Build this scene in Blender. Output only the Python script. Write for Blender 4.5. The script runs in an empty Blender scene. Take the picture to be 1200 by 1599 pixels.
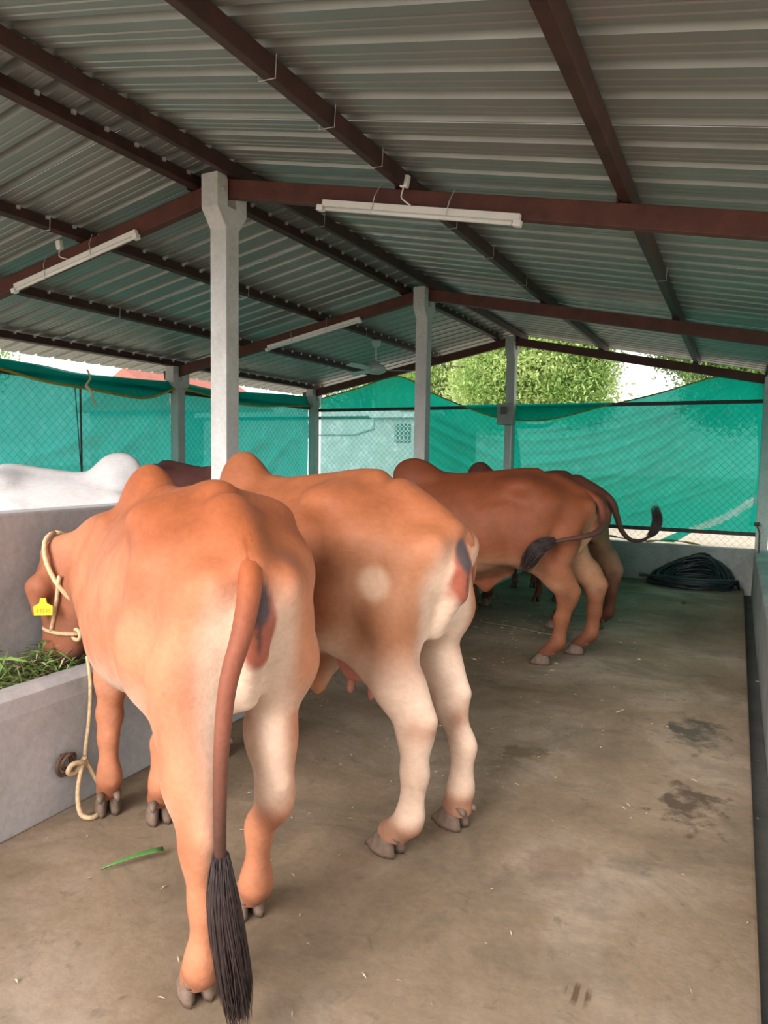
import bpy, bmesh, math, random
import numpy as np
from mathutils import Vector, Matrix

random.seed(7)
RNG = np.random.default_rng(11)
SC = bpy.context.scene
COL = SC.collection

# ------------------------------------------------------------------ camera
YAW, PITCH, ROLL, FPX = 0.4614, -0.0815, 0.0163, 1105.7
EYE = Vector((0, 0, 1.5))
_f = Vector((-math.sin(YAW) * math.cos(PITCH), math.cos(YAW) * math.cos(PITCH), math.sin(PITCH)))
_r = Vector((math.cos(YAW), math.sin(YAW), 0))
_u = _r.cross(_f)
_r2 = _r * math.cos(ROLL) + _u * math.sin(ROLL)
_u2 = _u * math.cos(ROLL) - _r * math.sin(ROLL)
cam_data = bpy.data.cameras.new('camera')
cam = bpy.data.objects.new('camera', cam_data)
COL.objects.link(cam)
M = Matrix((( _r2.x, _u2.x, -_f.x, EYE.x), (_r2.y, _u2.y, -_f.y, EYE.y), (_r2.z, _u2.z, -_f.z, EYE.z), (0, 0, 0, 1)))
cam.matrix_world = M
cam_data.sensor_fit = 'VERTICAL'
cam_data.sensor_height = 36.0
cam_data.lens = FPX / 1599 * 36.0
cam_data.clip_start = 0.05
cam_data.clip_end = 300
SC.camera = cam

# ------------------------------------------------------------------ world, sun, exposure
world = bpy.data.worlds.new('overcast_sky')
SC.world = world
world.use_nodes = True
wn = world.node_tree
wn.nodes.clear()
w_out = wn.nodes.new('ShaderNodeOutputWorld')
w_bg = wn.nodes.new('ShaderNodeBackground')
w_bg.inputs['Color'].default_value = (0.99, 0.985, 0.985, 1)
w_bg.inputs['Strength'].default_value = 1.5
wn.links.new(w_bg.outputs[0], w_out.inputs[0])

sun_data = bpy.data.lights.new('hazy_sun', 'SUN')
sun_data.energy = 4.6
sun_data.angle = math.radians(38)
sun_data.color = (1.0, 0.93, 0.91)
sun = bpy.data.objects.new('hazy_sun', sun_data)
COL.objects.link(sun)
SUN_FROM = Vector((-0.16, -0.95, 0.44)).normalized()
sun.rotation_euler = (-SUN_FROM).to_track_quat('-Z', 'Y').to_euler()
sun.location = (-8, -10, 8)

SC.view_settings.view_transform = 'Standard'
SC.view_settings.look = 'None'
SC.view_settings.gamma = 1.0
SC.view_settings.use_curve_mapping = False
SC.view_settings.exposure = 0.45

# ------------------------------------------------------------------ dimensions of the shed (metres)
XC = -2.779                      # ridge / centre columns
ROWS = (3.416, 6.392, 9.368)     # column rows
XL, XR = -5.894, 0.235           # side posts
SLOPE = 0.200
Y0, Y1 = 0.78, 9.78             # roof extent
Z_RAF = 3.035                    # rafter centre at ridge
Z_PUR = 3.128
Z_ROOF = 3.172


# ------------------------------------------------------------------ helpers
def tag(o, label=None, cat=None, group=None, kind=None):
    if label: o['label'] = label
    if cat: o['category'] = cat
    if group: o['group'] = group
    if kind: o['kind'] = kind
    return o


def empty(name, loc=(0, 0, 0), rz=0.0, scale=1.0):
    o = bpy.data.objects.new(name, None)
    COL.objects.link(o)
    o.empty_display_size = 0.1
    o.location = loc
    o.rotation_euler = (0, 0, rz)
    o.scale = (scale,) * 3
    return o


class MB:
    def __init__(self):
        self.v, self.f = [], []

    def add(self, verts, faces):
        n = len(self.v)
        self.v += [tuple(p) for p in verts]
        self.f += [tuple(i + n for i in f) for f in faces]
        return self

    def box(self, a, b):
        x0, y0, z0 = a; x1, y1, z1 = b
        return self.add([(x0, y0, z0), (x1, y0, z0), (x1, y1, z0), (x0, y1, z0), (x0, y0, z1), (x1, y0, z1), (x1, y1, z1), (x0, y1, z1)],
                        [(0, 3, 2, 1), (4, 5, 6, 7), (0, 1, 5, 4), (1, 2, 6, 5), (2, 3, 7, 6), (3, 0, 4, 7)])

    def bar(self, p, q, w, h, up=(0, 0, 1)):
        p, q = Vector(p), Vector(q)
        d = (q - p).normalized()
        s = d.cross(Vector(up)).normalized()
        u = s.cross(d)
        vs = []
        for c in (p, q):
            for a, b in ((-1, -1), (1, -1), (1, 1), (-1, 1)):
                vs.append(c + s * (a * w / 2) + u * (b * h / 2))
        return self.add(vs, [(0, 1, 2, 3), (7, 6, 5, 4), (0, 4, 5, 1), (1, 5, 6, 2), (2, 6, 7, 3), (3, 7, 4, 0)])

    def tube(self, pts, rad, n=8, cap=True, flat=1.0):
        pts = [Vector(p) for p in pts]
        m = len(pts)
        rr = rad if hasattr(rad, '__len__') else [rad] * m
        t0 = (pts[1] - pts[0]).normalized()
        ref = Vector((0, 0, 1)) if abs(t0.z) < 0.9 else Vector((1, 0, 0))
        s = t0.cross(ref).normalized()
        base = len(self.v)
        for i in range(m):
            t = (pts[min(i + 1, m - 1)] - pts[max(i - 1, 0)]).normalized()
            s = (s - t * s.dot(t)).normalized()
            u = t.cross(s)
            for k in range(n):
                a = 2 * math.pi * k / n
                self.v.append(tuple(pts[i] + (s * math.cos(a) + u * math.sin(a) * flat) * rr[i]))
        for i in range(m - 1):
            for k in range(n):
                a = base + i * n + k; b = base + i * n + (k + 1) % n
                self.f.append((a, a + n, b + n, b))
        if cap:
            self.f.append(tuple(base + k for k in range(n)))
            self.f.append(tuple(base + (m - 1) * n + k for k in reversed(range(n))))
        return self

    def prism(self, poly, axis, a, b):
        """poly: list of 2d points, extruded along axis ('x': (y,z), 'y': (x,z), 'z': (x,y)) from a to b"""
        def mk(p, c):
            return {'x': (c, p[0], p[1]), 'y': (p[0], c, p[1]), 'z': (p[0], p[1], c)}[axis]
        n = len(poly)
        vs = [mk(p, a) for p in poly] + [mk(p, b) for p in poly]
        fs = [tuple(range(n)), tuple(range(2 * n - 1, n - 1, -1))]
        fs += [(i, n + i, n + (i + 1) % n, (i + 1) % n) for i in range(n)]
        return self.add(vs, fs)

    def lathe(self, prof, c=(0, 0, 0), n=20):
        """prof: list of (r, z)"""
        base = len(self.v)
        for r, z in prof:
            for k in range(n):
                a = 2 * math.pi * k / n
                self.v.append((c[0] + r * math.cos(a), c[1] + r * math.sin(a), c[2] + z))
        for i in range(len(prof) - 1):
            for k in range(n):
                a = base + i * n + k; b = base + i * n + (k + 1) % n
                self.f.append((a, b, b + n, a + n))
        return self

    def build(self, name, mat, parent=None, smooth=False, bevel=0.0, fix=True):
        me = bpy.data.meshes.new(name)
        me.from_pydata(self.v, [], self.f)
        if fix or bevel:
            bm = bmesh.new(); bm.from_mesh(me)
            bmesh.ops.recalc_face_normals(bm, faces=bm.faces)
            if bevel:
                es = [e for e in bm.edges if len(e.link_faces) == 2 and e.calc_face_angle(0) > 0.5]
                bmesh.ops.bevel(bm, geom=es, offset=bevel, segments=2, affect='EDGES', profile=0.6)
            bm.to_mesh(me); bm.free()
        if smooth:
            me.polygons.foreach_set('use_smooth', [True] * len(me.polygons))
        me.materials.append(mat)
        o = bpy.data.objects.new(name, me)
        COL.objects.link(o)
        if parent: o.parent = parent
        return o


def spline(pts, per=8):
    """Catmull-Rom through points (any dimension)"""
    P = np.array(pts, float)
    P = np.vstack([2 * P[0] - P[1], P, 2 * P[-1] - P[-2]])
    out = []
    for i in range(1, len(P) - 2):
        for k in range(per):
            t = k / per
            a, b, c, d = P[i - 1], P[i], P[i + 1], P[i + 2]
            out.append(0.5 * ((2 * b) + (-a + c) * t + (2 * a - 5 * b + 4 * c - d) * t * t + (-a + 3 * b - 3 * c + d) * t ** 3))
    out.append(P[-2])
    return np.array(out)


def sstep(a, b, x):
    t = np.clip((x - a) / (b - a), 0, 1)
    return t * t * (3 - 2 * t)


# ------------------------------------------------------------------ materials
def new_mat(name):
    m = bpy.data.materials.new(name)
    m.use_nodes = True
    nt = m.node_tree
    b = nt.nodes['Principled BSDF']
    return m, nt, b


def nz(nt, scale, detail=4, rough=0.55, vec=None, dist=0.0):
    n = nt.nodes.new('ShaderNodeTexNoise')
    n.inputs['Scale'].default_value = scale
    n.inputs['Detail'].default_value = detail
    n.inputs['Roughness'].default_value = rough
    n.inputs['Distortion'].default_value = dist
    if vec is not None: nt.links.new(vec, n.inputs['Vector'])
    return n.outputs['Fac']


def ramp(nt, fac, stops):
    r = nt.nodes.new('ShaderNodeValToRGB')
    el = r.color_ramp.elements
    while len(el) < len(stops): el.new(0.5)
    for e, (p, c) in zip(el, stops):
        e.position = p
        e.color = (*c, 1) if len(c) == 3 else c
    nt.links.new(fac, r.inputs[0])
    return r.outputs[0]


def mixc(nt, fac, a, b, mode='MIX'):
    n = nt.nodes.new('ShaderNodeMix')
    n.data_type = 'RGBA'; n.blend_type = mode
    for sock, val in ((n.inputs[0], fac), (n.inputs[6], a), (n.inputs[7], b)):
        if isinstance(val, (int, float)): sock.default_value = val
        elif isinstance(val, tuple): sock.default_value = (*val[:3], 1)
        else: nt.links.new(val, sock)
    return n.outputs[2]


def coords(nt, kind='Object', scale=None):
    t = nt.nodes.new('ShaderNodeTexCoord')
    o = t.outputs[kind]
    if scale:
        mp = nt.nodes.new('ShaderNodeMapping')
        mp.inputs['Scale'].default_value = scale
        nt.links.new(o, mp.inputs[0]); o = mp.outputs[0]
    return o


def bump(nt, b, fac, strength=0.3, dist=0.01):
    n = nt.nodes.new('ShaderNodeBump')
    n.inputs['Strength'].default_value = strength
    n.inputs['Distance'].default_value = dist
    nt.links.new(fac, n.inputs['Height'])
    nt.links.new(n.outputs[0], b.inputs['Normal'])


def simple(name, c, rough=0.7, metal=0.0, var=0.15, scale=12.0, bmp=0.0, spec=0.4):
    m, nt, b = new_mat(name)
    v = coords(nt)
    f = nz(nt, scale, 5, 0.6, v)
    lo = tuple(x * (1 - var) for x in c); hi = tuple(min(1, x * (1 + var)) for x in c)
    nt.links.new(ramp(nt, f, [(0.3, lo), (0.7, hi)]), b.inputs['Base Color'])
    b.inputs['Roughness'].default_value = rough
    b.inputs['Metallic'].default_value = metal
    b.inputs['Specular IOR Level'].default_value = spec
    if bmp: bump(nt, b, nz(nt, scale * 6, 3, 0.6, v), bmp, 0.004)
    return m


def concrete(name, c1, c2, c3, scale=1.2, stain=0.5, stain_col=(0.1, 0.085, 0.06), rough=0.85, bmp=0.35):
    m, nt, b = new_mat(name)
    v = coords(nt)
    big = nz(nt, scale, 6, 0.62, v, 0.4)
    col = ramp(nt, big, [(0.28, c1), (0.5, c2), (0.72, c3)])
    fine = nz(nt, 34, 4, 0.7, v)
    col = mixc(nt, 0.35, col, ramp(nt, fine, [(0.3, (0.55, 0.55, 0.55)), (0.7, (1.15, 1.15, 1.15))]), 'MULTIPLY')
    if stain:
        sv = coords(nt, 'Object', (1.0, 1.35, 1.0))
        s = nz(nt, 1.9, 7, 0.68, sv, 0.8)
        sm = ramp(nt, s, [(0.48, (0, 0, 0)), (0.70, (stain,) * 3)])
        col = mixc(nt, sm, col, stain_col)
        s2 = ramp(nt, nz(nt, 11, 4, 0.6, v, 0.6), [(0.61, (0, 0, 0)), (0.70, (stain * 0.7,) * 3)])
        col = mixc(nt, s2, col, stain_col)
    nt.links.new(col, b.inputs['Base Color'])
    b.inputs['Roughness'].default_value = rough
    b.inputs['Specular IOR Level'].default_value = 0.3
    bump(nt, b, nz(nt, 22, 6, 0.7, v), bmp, 0.006)
    return m, nt, b, col


M_FLOOR, _nt, _b, _col = concrete('worn_concrete_floor', (0.125, 0.085, 0.050), (0.25, 0.182, 0.118), (0.43, 0.345, 0.265), 0.8, 0.65)
# scuffed boot print and damp marks with their own outline near the drain
def blot(nt, col, centre, rad, c, amt, warp=0.6, freq=5.0):
    v = coords(nt)
    sub = nt.nodes.new('ShaderNodeVectorMath'); sub.operation = 'SUBTRACT'
    nt.links.new(v, sub.inputs[0]); sub.inputs[1].default_value = centre
    div = nt.nodes.new('ShaderNodeVectorMath'); div.operation = 'DIVIDE'
    nt.links.new(sub.outputs[0], div.inputs[0]); div.inputs[1].default_value = rad
    ln = nt.nodes.new('ShaderNodeVectorMath'); ln.operation = 'LENGTH'
    nt.links.new(div.outputs[0], ln.inputs[0])
    n = nz(nt, freq, 5, 0.65, v)
    ad = nt.nodes.new('ShaderNodeMath'); ad.operation = 'MULTIPLY_ADD'
    nt.links.new(n, ad.inputs[0]); ad.inputs[1].default_value = warp * 2; 
    nt.links.new(ln.outputs['Value'], ad.inputs[2])
    msk = ramp(nt, ad.outputs[0], [(min(0.99, 0.35 + warp * 0.6), (amt,) * 3), (min(1.0, 0.55 + warp * 0.6), (0, 0, 0))])
    return mixc(nt, msk, col, c)
_col = blot(_nt, _col, (-0.12, 4.15, 0), (0.48, 0.85, 1), (0.06, 0.055, 0.04), 0.9, 0.6, 7)
_col = blot(_nt, _col, (-0.10, 3.25, 0), (0.48, 0.85, 1), (0.07, 0.05, 0.032), 0.9, 0.7, 9)
_col = blot(_nt, _col, (-0.90, 3.45, 0), (0.45, 0.4, 1), (0.10, 0.075, 0.04), 0.7, 0.6, 9)
_col = blot(_nt, _col, (-1.3, 6.0, 0), (0.9, 1.1, 1), (0.09, 0.075, 0.045), 0.75, 0.6, 4)
_col = blot(_nt, _col, (-0.55, 2.55, 0), (0.55, 0.6, 1), (0.15, 0.095, 0.06), 0.5, 0.7, 5)
_wv = _nt.nodes.new('ShaderNodeTexWave'); _wv.inputs['Scale'].default_value = 9.0; _wv.inputs['Distortion'].default_value = 1.5
_nt.links.new(coords(_nt), _wv.inputs['Vector'])
_foot = blot(_nt, _col, (-0.325, 1.92, 0), (0.10, 0.13, 1), (0.10, 0.062, 0.04), 0.95, 0.3, 12)
_col = mixc(_nt, ramp(_nt, _wv.outputs['Fac'], [(0.35, (0.15,) * 3), (0.65, (1, 1, 1))]), _col, _foot)
_nt.links.new(_col, _b.inputs['Base Color'])

M_MANGER = concrete('smooth_manger_cement', (0.36, 0.35, 0.35), (0.46, 0.45, 0.45), (0.55, 0.54, 0.54), 1.4, 0.22, (0.28, 0.21, 0.15))[0]
M_CURB = concrete('kerb_cement', (0.27, 0.28, 0.26), (0.36, 0.37, 0.35), (0.45, 0.46, 0.44), 2.0, 0.35)[0]
M_GUTTER = concrete('dark_gutter_cement', (0.06, 0.065, 0.06), (0.10, 0.10, 0.09), (0.14, 0.14, 0.12), 2.5, 0.4)[0]  # darker grey cement for the drain channel
M_COLUMN = concrete('precast_column_cement', (0.42, 0.42, 0.40), (0.50, 0.50, 0.48), (0.58, 0.57, 0.55), 3.0, 0.25, (0.25, 0.2, 0.15))[0]
M_GROUND = concrete('dry_pale_ground', (0.40, 0.34, 0.26), (0.50, 0.44, 0.35), (0.58, 0.52, 0.43), 0.4, 0.25, (0.22, 0.2, 0.1))[0]
M_PURLIN = simple('red_oxide_purlin_paint', (0.042, 0.016, 0.012), 0.6, 0.0, 0.35, 9, 0.1)
M_RAFTER = simple('red_oxide_rafter_paint', (0.085, 0.026, 0.017), 0.6, 0.0, 0.3, 7, 0.1)
M_RAIL = simple('dark_rail_paint', (0.05, 0.035, 0.03), 0.6, 0.0, 0.3, 9)
M_LINK = simple('weathered_mesh_wire', (0.09, 0.15, 0.14), 0.6, 0.0, 0.2)
M_TUBE = simple('white_fixture_enamel', (0.72, 0.70, 0.66), 0.4, 0.0, 0.05)
M_WIRE = simple('galvanised_wire', (0.55, 0.55, 0.52), 0.45, 0.5, 0.1)
M_FAN = simple('grey_green_fan_enamel', (0.42, 0.48, 0.45), 0.4, 0.0, 0.08)
M_HOSE = simple('dark_rubber_hose', (0.012, 0.022, 0.024), 0.42, 0.0, 0.2)
M_ROPE = simple('jute_rope', (0.62, 0.45, 0.26), 0.9, 0.0, 0.25, 60, 0.6)
M_OLDROPE = simple('dirty_old_rope', (0.20, 0.15, 0.09), 0.9, 0.0, 0.25, 60, 0.4)
M_IRON = simple('rusty_iron', (0.13, 0.075, 0.05), 0.7, 0.3, 0.4, 25, 0.3)
M_HEM = simple('olive_net_hem', (0.34, 0.27, 0.03), 0.8, 0.0, 0.25)
M_BOX = simple('grey_metal_box', (0.30, 0.30, 0.28), 0.5, 0.0, 0.12)
M_DARK = simple('dark_plastic', (0.05, 0.055, 0.055), 0.4, 0.0, 0.1)
M_TAG = simple('yellow_tag_plastic', (0.82, 0.60, 0.03), 0.45, 0.0, 0.05)
M_TAGMARK = simple('tag_print', (0.55, 0.38, 0.02), 0.5, 0.0, 0.1)
M_HOOF = simple('grey_brown_hoof_horn', (0.16, 0.108, 0.078), 0.6, 0.0, 0.35, 30, 0.3)
M_HAIR = simple('dark_tail_hair', (0.035, 0.022, 0.02), 0.55, 0.0, 0.3, 40)
M_EYE = simple('dark_eye', (0.012, 0.008, 0.006), 0.1, 0.0, 0.1)
M_UDDER = simple('pink_udder_skin', (0.52, 0.20, 0.15), 0.6, 0.0, 0.2, 18, 0.2)
M_STRAW = simple('dry_straw', (0.48, 0.41, 0.26), 0.8, 0.0, 0.3)
M_FODDER = simple('green_fodder_blade', (0.17, 0.27, 0.07), 0.6, 0.0, 0.5, 20)
M_BLADE = simple('fresh_green_blade', (0.10, 0.26, 0.07), 0.5, 0.0, 0.15)
M_DUNG = simple('dark_dung', (0.05, 0.04, 0.02), 0.8, 0.0, 0.4, 20, 0.6)
M_WALLW = simple('whitewashed_wall', (0.50, 0.50, 0.485), 0.9, 0.0, 0.06, 3)
M_WALLB = simple('pale_grey_wall', (0.52, 0.54, 0.54), 0.9, 0.0, 0.08, 3)
M_REDROOF = simple('red_clay_roof', (0.34, 0.11, 0.075), 0.8, 0.0, 0.2, 6)
M_BARK = simple('grey_brown_bark', (0.13, 0.095, 0.065), 0.9, 0.0, 0.4, 8, 0.8)
M_STRIP = simple('pale_plastic_strip', (0.75, 0.80, 0.78), 0.7, 0.0, 0.05)


def sheet_mat():
    m, nt, b = new_mat('galvanised_roof_sheet')
    v = coords(nt)
    f = nz(nt, 1.3, 5, 0.6, v)
    nt.links.new(ramp(nt, f, [(0.3, (0.235, 0.245, 0.23)), (0.7, (0.30, 0.31, 0.29))]), b.inputs['Base Color'])
    b.inputs['Metallic'].default_value = 0.5
    nt.links.new(ramp(nt, nz(nt, 3, 4, 0.6, v), [(0.3, (0.36,) * 3), (0.7, (0.52,) * 3)]), b.inputs['Roughness'])
    return m


M_SHEET = sheet_mat()


def net_mat(name, col, trans, density=0.2):
    m, nt, b = new_mat(name)
    nt.nodes.remove(b)
    out = nt.nodes['Material Output']
    v = coords(nt)
    n1 = nz(nt, 1.6, 5, 0.65, v)
    cc = ramp(nt, n1, [(0.3, tuple(x * 0.85 for x in col)), (0.7, tuple(x * 1.12 for x in col))])
    d = nt.nodes.new('ShaderNodeBsdfDiffuse'); t = nt.nodes.new('ShaderNodeBsdfTranslucent'); tr = nt.nodes.new('ShaderNodeBsdfTransparent')
    nt.links.new(cc, d.inputs[0]); nt.links.new(cc, t.inputs[0])
    tr.inputs[0].default_value = (*trans, 1)
    mx = nt.nodes.new('ShaderNodeMixShader'); mx.inputs[0].default_value = 0.62
    nt.links.new(d.outputs[0], mx.inputs[1]); nt.links.new(t.outputs[0], mx.inputs[2])
    m2 = nt.nodes.new('ShaderNodeMixShader')
    # small worn spots let more daylight through
    sp = ramp(nt, nz(nt, 9, 5, 0.7, v), [(0.5, (density,) * 3), (0.78, (min(1, density * 2.0),) * 3)])
    nt.links.new(sp, m2.inputs[0])
    nt.links.new(mx.outputs[0], m2.inputs[1]); nt.links.new(tr.outputs[0], m2.inputs[2])
    nt.links.new(m2.outputs[0], out.inputs[0])
    return m


M_NET = net_mat('green_shade_net', (0.002, 0.40, 0.30), (0.5, 1.0, 0.88), 0.05)
M_THIN = net_mat('bleached_shade_net', (0.06, 0.34, 0.31), (0.70, 0.97, 0.93), 0.27)
M_NETR = net_mat('green_shade_net_side', (0.002, 0.30, 0.255), (0.5, 1.0, 0.9), 0.06)


def leaf_mat(name, lo, mid, hi):
    m, nt, b = new_mat(name)
    nt.nodes.remove(b)
    out = nt.nodes['Material Output']
    g = nt.nodes.new('ShaderNodeNewGeometry')
    c = ramp(nt, g.outputs['Random Per Island'], [(0.0, lo), (0.5, mid), (1.0, hi)])
    c = mixc(nt, 0.5, c, ramp(nt, nz(nt, 0.9, 3, 0.5, coords(nt)), [(0.35, lo), (0.65, hi)]))
    d = nt.nodes.new('ShaderNodeBsdfDiffuse'); t = nt.nodes.new('ShaderNodeBsdfTranslucent')
    nt.links.new(c, d.inputs[0]); nt.links.new(c, t.inputs[0])
    mx = nt.nodes.new('ShaderNodeMixShader'); mx.inputs[0].default_value = 0.45
    nt.links.new(d.outputs[0], mx.inputs[1]); nt.links.new(t.outputs[0], mx.inputs[2])
    nt.links.new(mx.outputs[0], out.inputs[0])
    return m


M_LEAF_A = leaf_mat('bright_tree_leaf', (0.16, 0.32, 0.07), (0.38, 0.54, 0.17), (0.66, 0.74, 0.34))
M_LEAF_B = leaf_mat('deep_tree_leaf', (0.07, 0.17, 0.04), (0.17, 0.32, 0.09), (0.34, 0.48, 0.17))


def coat_mat(name, sheen=0.03, mott=0.55):
    m, nt, b = new_mat(name)
    at = nt.nodes.new('ShaderNodeAttribute'); at.attribute_name = 'coat'
    v = coords(nt)
    f = nz(nt, 5.5, 5, 0.6, v, 0.3)
    g = nz(nt, 60, 3, 0.6, coords(nt, 'Object', (0.35, 1, 1)))
    c = mixc(nt, mott, at.outputs['Color'], ramp(nt, f, [(0.3, (0.62, 0.56, 0.52)), (0.7, (1.2, 1.2, 1.2))]), 'MULTIPLY')
    c = mixc(nt, 0.25, c, ramp(nt, g, [(0.35, (0.75, 0.75, 0.75)), (0.65, (1.15, 1.15, 1.15))]), 'MULTIPLY')
    nt.links.new(c, b.inputs['Base Color'])
    b.inputs['Roughness'].default_value = 0.62
    b.inputs['Specular IOR Level'].default_value = 0.25
    b.inputs['Sheen Weight'].default_value = sheen
    b.inputs['Sheen Roughness'].default_value = 0.4
    k = nz(nt, 13, 4, 0.55, coords(nt, 'Object', (1.6, 1, 0.7)), 0.5)
    ad = nt.nodes.new('ShaderNodeMath'); ad.operation = 'MULTIPLY_ADD'
    nt.links.new(k, ad.inputs[0]); ad.inputs[1].default_value = 2.2; nt.links.new(g, ad.inputs[2])
    bump(nt, b, ad.outputs[0], 0.22, 0.006)
    return m


M_COAT = coat_mat('short_cow_coat')
M_COATW = coat_mat('short_white_coat', 0.1, 0.18)

# ================================================================== STRUCTURE
# floor slab, gutter, kerbs
tag(MB().box((-6.05, -2.2, -0.14), (0.135, 9.30, 0.0)).build('floor', M_FLOOR, bevel=0.012), 'worn brown grey concrete floor of the cattle shed', kind='structure')
tag(MB().box((0.137, -2.2, -0.14), (0.214, 9.30, -0.09)).build('trim_1', M_GUTTER), 'narrow dark drain channel along the right edge of the floor', kind='structure')
tag(MB().prism([(0.215, -0.14), (0.40, -0.14), (0.40, 0.46), (0.245, 0.46), (0.225, 0.44)], 'y', -2.2, 9.24).build('wall_right', M_CURB, bevel=0.01), 'low cement kerb wall along the right side', kind='structure')
tag(MB().box((-6.05, 9.30, -0.14), (0.40, 9.44, 0.452)).build('wall_back', M_CURB, bevel=0.012), 'low cement kerb wall across the far end', kind='structure')
tag(MB().box((-6.05, 3.30, 0.002), (-5.80, 9.295, 0.45)).build('wall_left', M_CURB, bevel=0.012), 'low cement kerb wall along the left side', kind='structure')
tag(MB().box((-60, -40, -0.30), (40, 70, -0.145)).build('ground', M_GROUND), 'dry pale earth around the shed', kind='structure')

# manger: front wall, trough bed, partition (one continuous cement manger)
mg = empty('feeding_manger', (-2.66, 4, 0))
tag(mg, 'long grey cement feeding manger with tall partition along the centre columns', 'manger')
def mbuild(mb, name, bevel=0.0):
    o = mb.build(name, M_MANGER, None, bevel=bevel)
    o.parent = mg; o.matrix_parent_inverse = Matrix.Translation((2.66, -4, 0))
    return o
m = MB(); m.prism([(-2.435, 0.001), (-2.46, 0.46), (-2.475, 0.525), (-2.51, 0.545), (-2.575, 0.545), (-2.60, 0.52), (-2.61, 0.001)], 'y', 0.25, 9.15)
mbuild(m, 'front_wall', 0.006)
mbuild(MB().box((-2.870, 0.25, 0.001), (-2.611, 9.15, 0.27)), 'trough_bed')
mbuild(MB().box((-3.0, 0.25, 0.001), (-2.871, 9.15, 1.215)), 'partition', 0.012)

# ------------------------------------------------------------------ fork-headed precast columns
def roof_z(x, z0): return z0 - SLOPE * abs(x - XC)

def column(x, y, top, label, w=0.118, flip=False):
    f = MB()
    s = w / 2
    prof = [(-s, 0.0), (s, 0.0), (s, top - 0.29), (0.135, top - 0.19), (0.135, top), (0.040, top), (0.040, top - 0.165), (-0.040, top - 0.165),
            (-0.040, top), (-0.135, top), (-0.135, top - 0.19), (-s, top - 0.29)]
    root = empty('concrete_column', (x, y, 0.0))
    # split the concave fork outline into convex prisms of one mesh
    f.add(*_prism_mesh(prof, w))
    f.build('shaft', M_COLUMN, root, bevel=0.006)
    b = MB()
    b.tube([(s - 0.005, -0.088, top - 0.08), (s + 0.012, -0.088, top - 0.08)], 0.012, 8)
    b.build('bolt', M_WIRE, root)
    tag(root, label, 'column', 'fork-headed concrete columns')
    return root


def _prism_mesh(prof, w):
    n = len(prof)
    vs = [(-w / 2, p[0], p[1]) for p in prof] + [(w / 2, p[0], p[1]) for p in prof]
    fs = [tuple(range(n)), tuple(range(2 * n - 1, n - 1, -1))] + [(i, n + i, n + (i + 1) % n, (i + 1) % n) for i in range(n)]
    return vs, fs


column(XC, ROWS[0], 3.085, 'tall pale concrete column nearest the camera rising behind the cows', 0.118)
column(XC, ROWS[1], 3.085, 'slim grey concrete column in the middle of the centre row', 0.118)
column(XC, ROWS[2], 3.085, 'farthest centre column carrying the grey switch box', 0.118)
for yy, lab in ((ROWS[1], 'grey concrete column on the left side beyond the white cow'), (ROWS[2], 'grey concrete column in the far left corner')):
    c = column(XL, yy, 2.47, lab)
c = column(XR + 0.06, ROWS[2] + 0.02, 2.45, 'pale concrete column in the far right corner beside the hose', 0.13)

# ------------------------------------------------------------------ rafters
def rafter(y, side, label):
    root = empty('rafter', (XC, y, Z_RAF))
    x_end = (3.02 if side > 0 else -3.30)
    b = MB().bar((0.004 * side, 0, -0.0008 * 1), (x_end, 0, -SLOPE * abs(x_end)), 0.060, 0.104)
    b.build('steel_tube', M_RAFTER if y < 5 else M_RAFTER, root, bevel=0.004)
    # welded cleats where purlins sit
    xs = ((0.1, 1.18, 2.28) if side > 0 else (-0.2, -1.15, -2.16, -3.12))
    for xx in xs:
        MB().box((xx - 0.045, -0.05, roof_z(XC + xx, 0) + 0.056), (xx - 0.037, 0.05, roof_z(XC + xx, 0) + 0.115)).build('cleat', M_PURLIN, root)
    tag(root, label, 'roof beam', 'sloping red oxide rafters')
    return root

for i, (y, nm) in enumerate(zip(ROWS, ('nearest the camera', 'in the middle row', 'over the far net wall'))):
    rafter(y, 1, 'red brown steel rafter sloping right, ' + nm)
    rafter(y, -1, 'red brown steel rafter sloping left, ' + nm)

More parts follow.
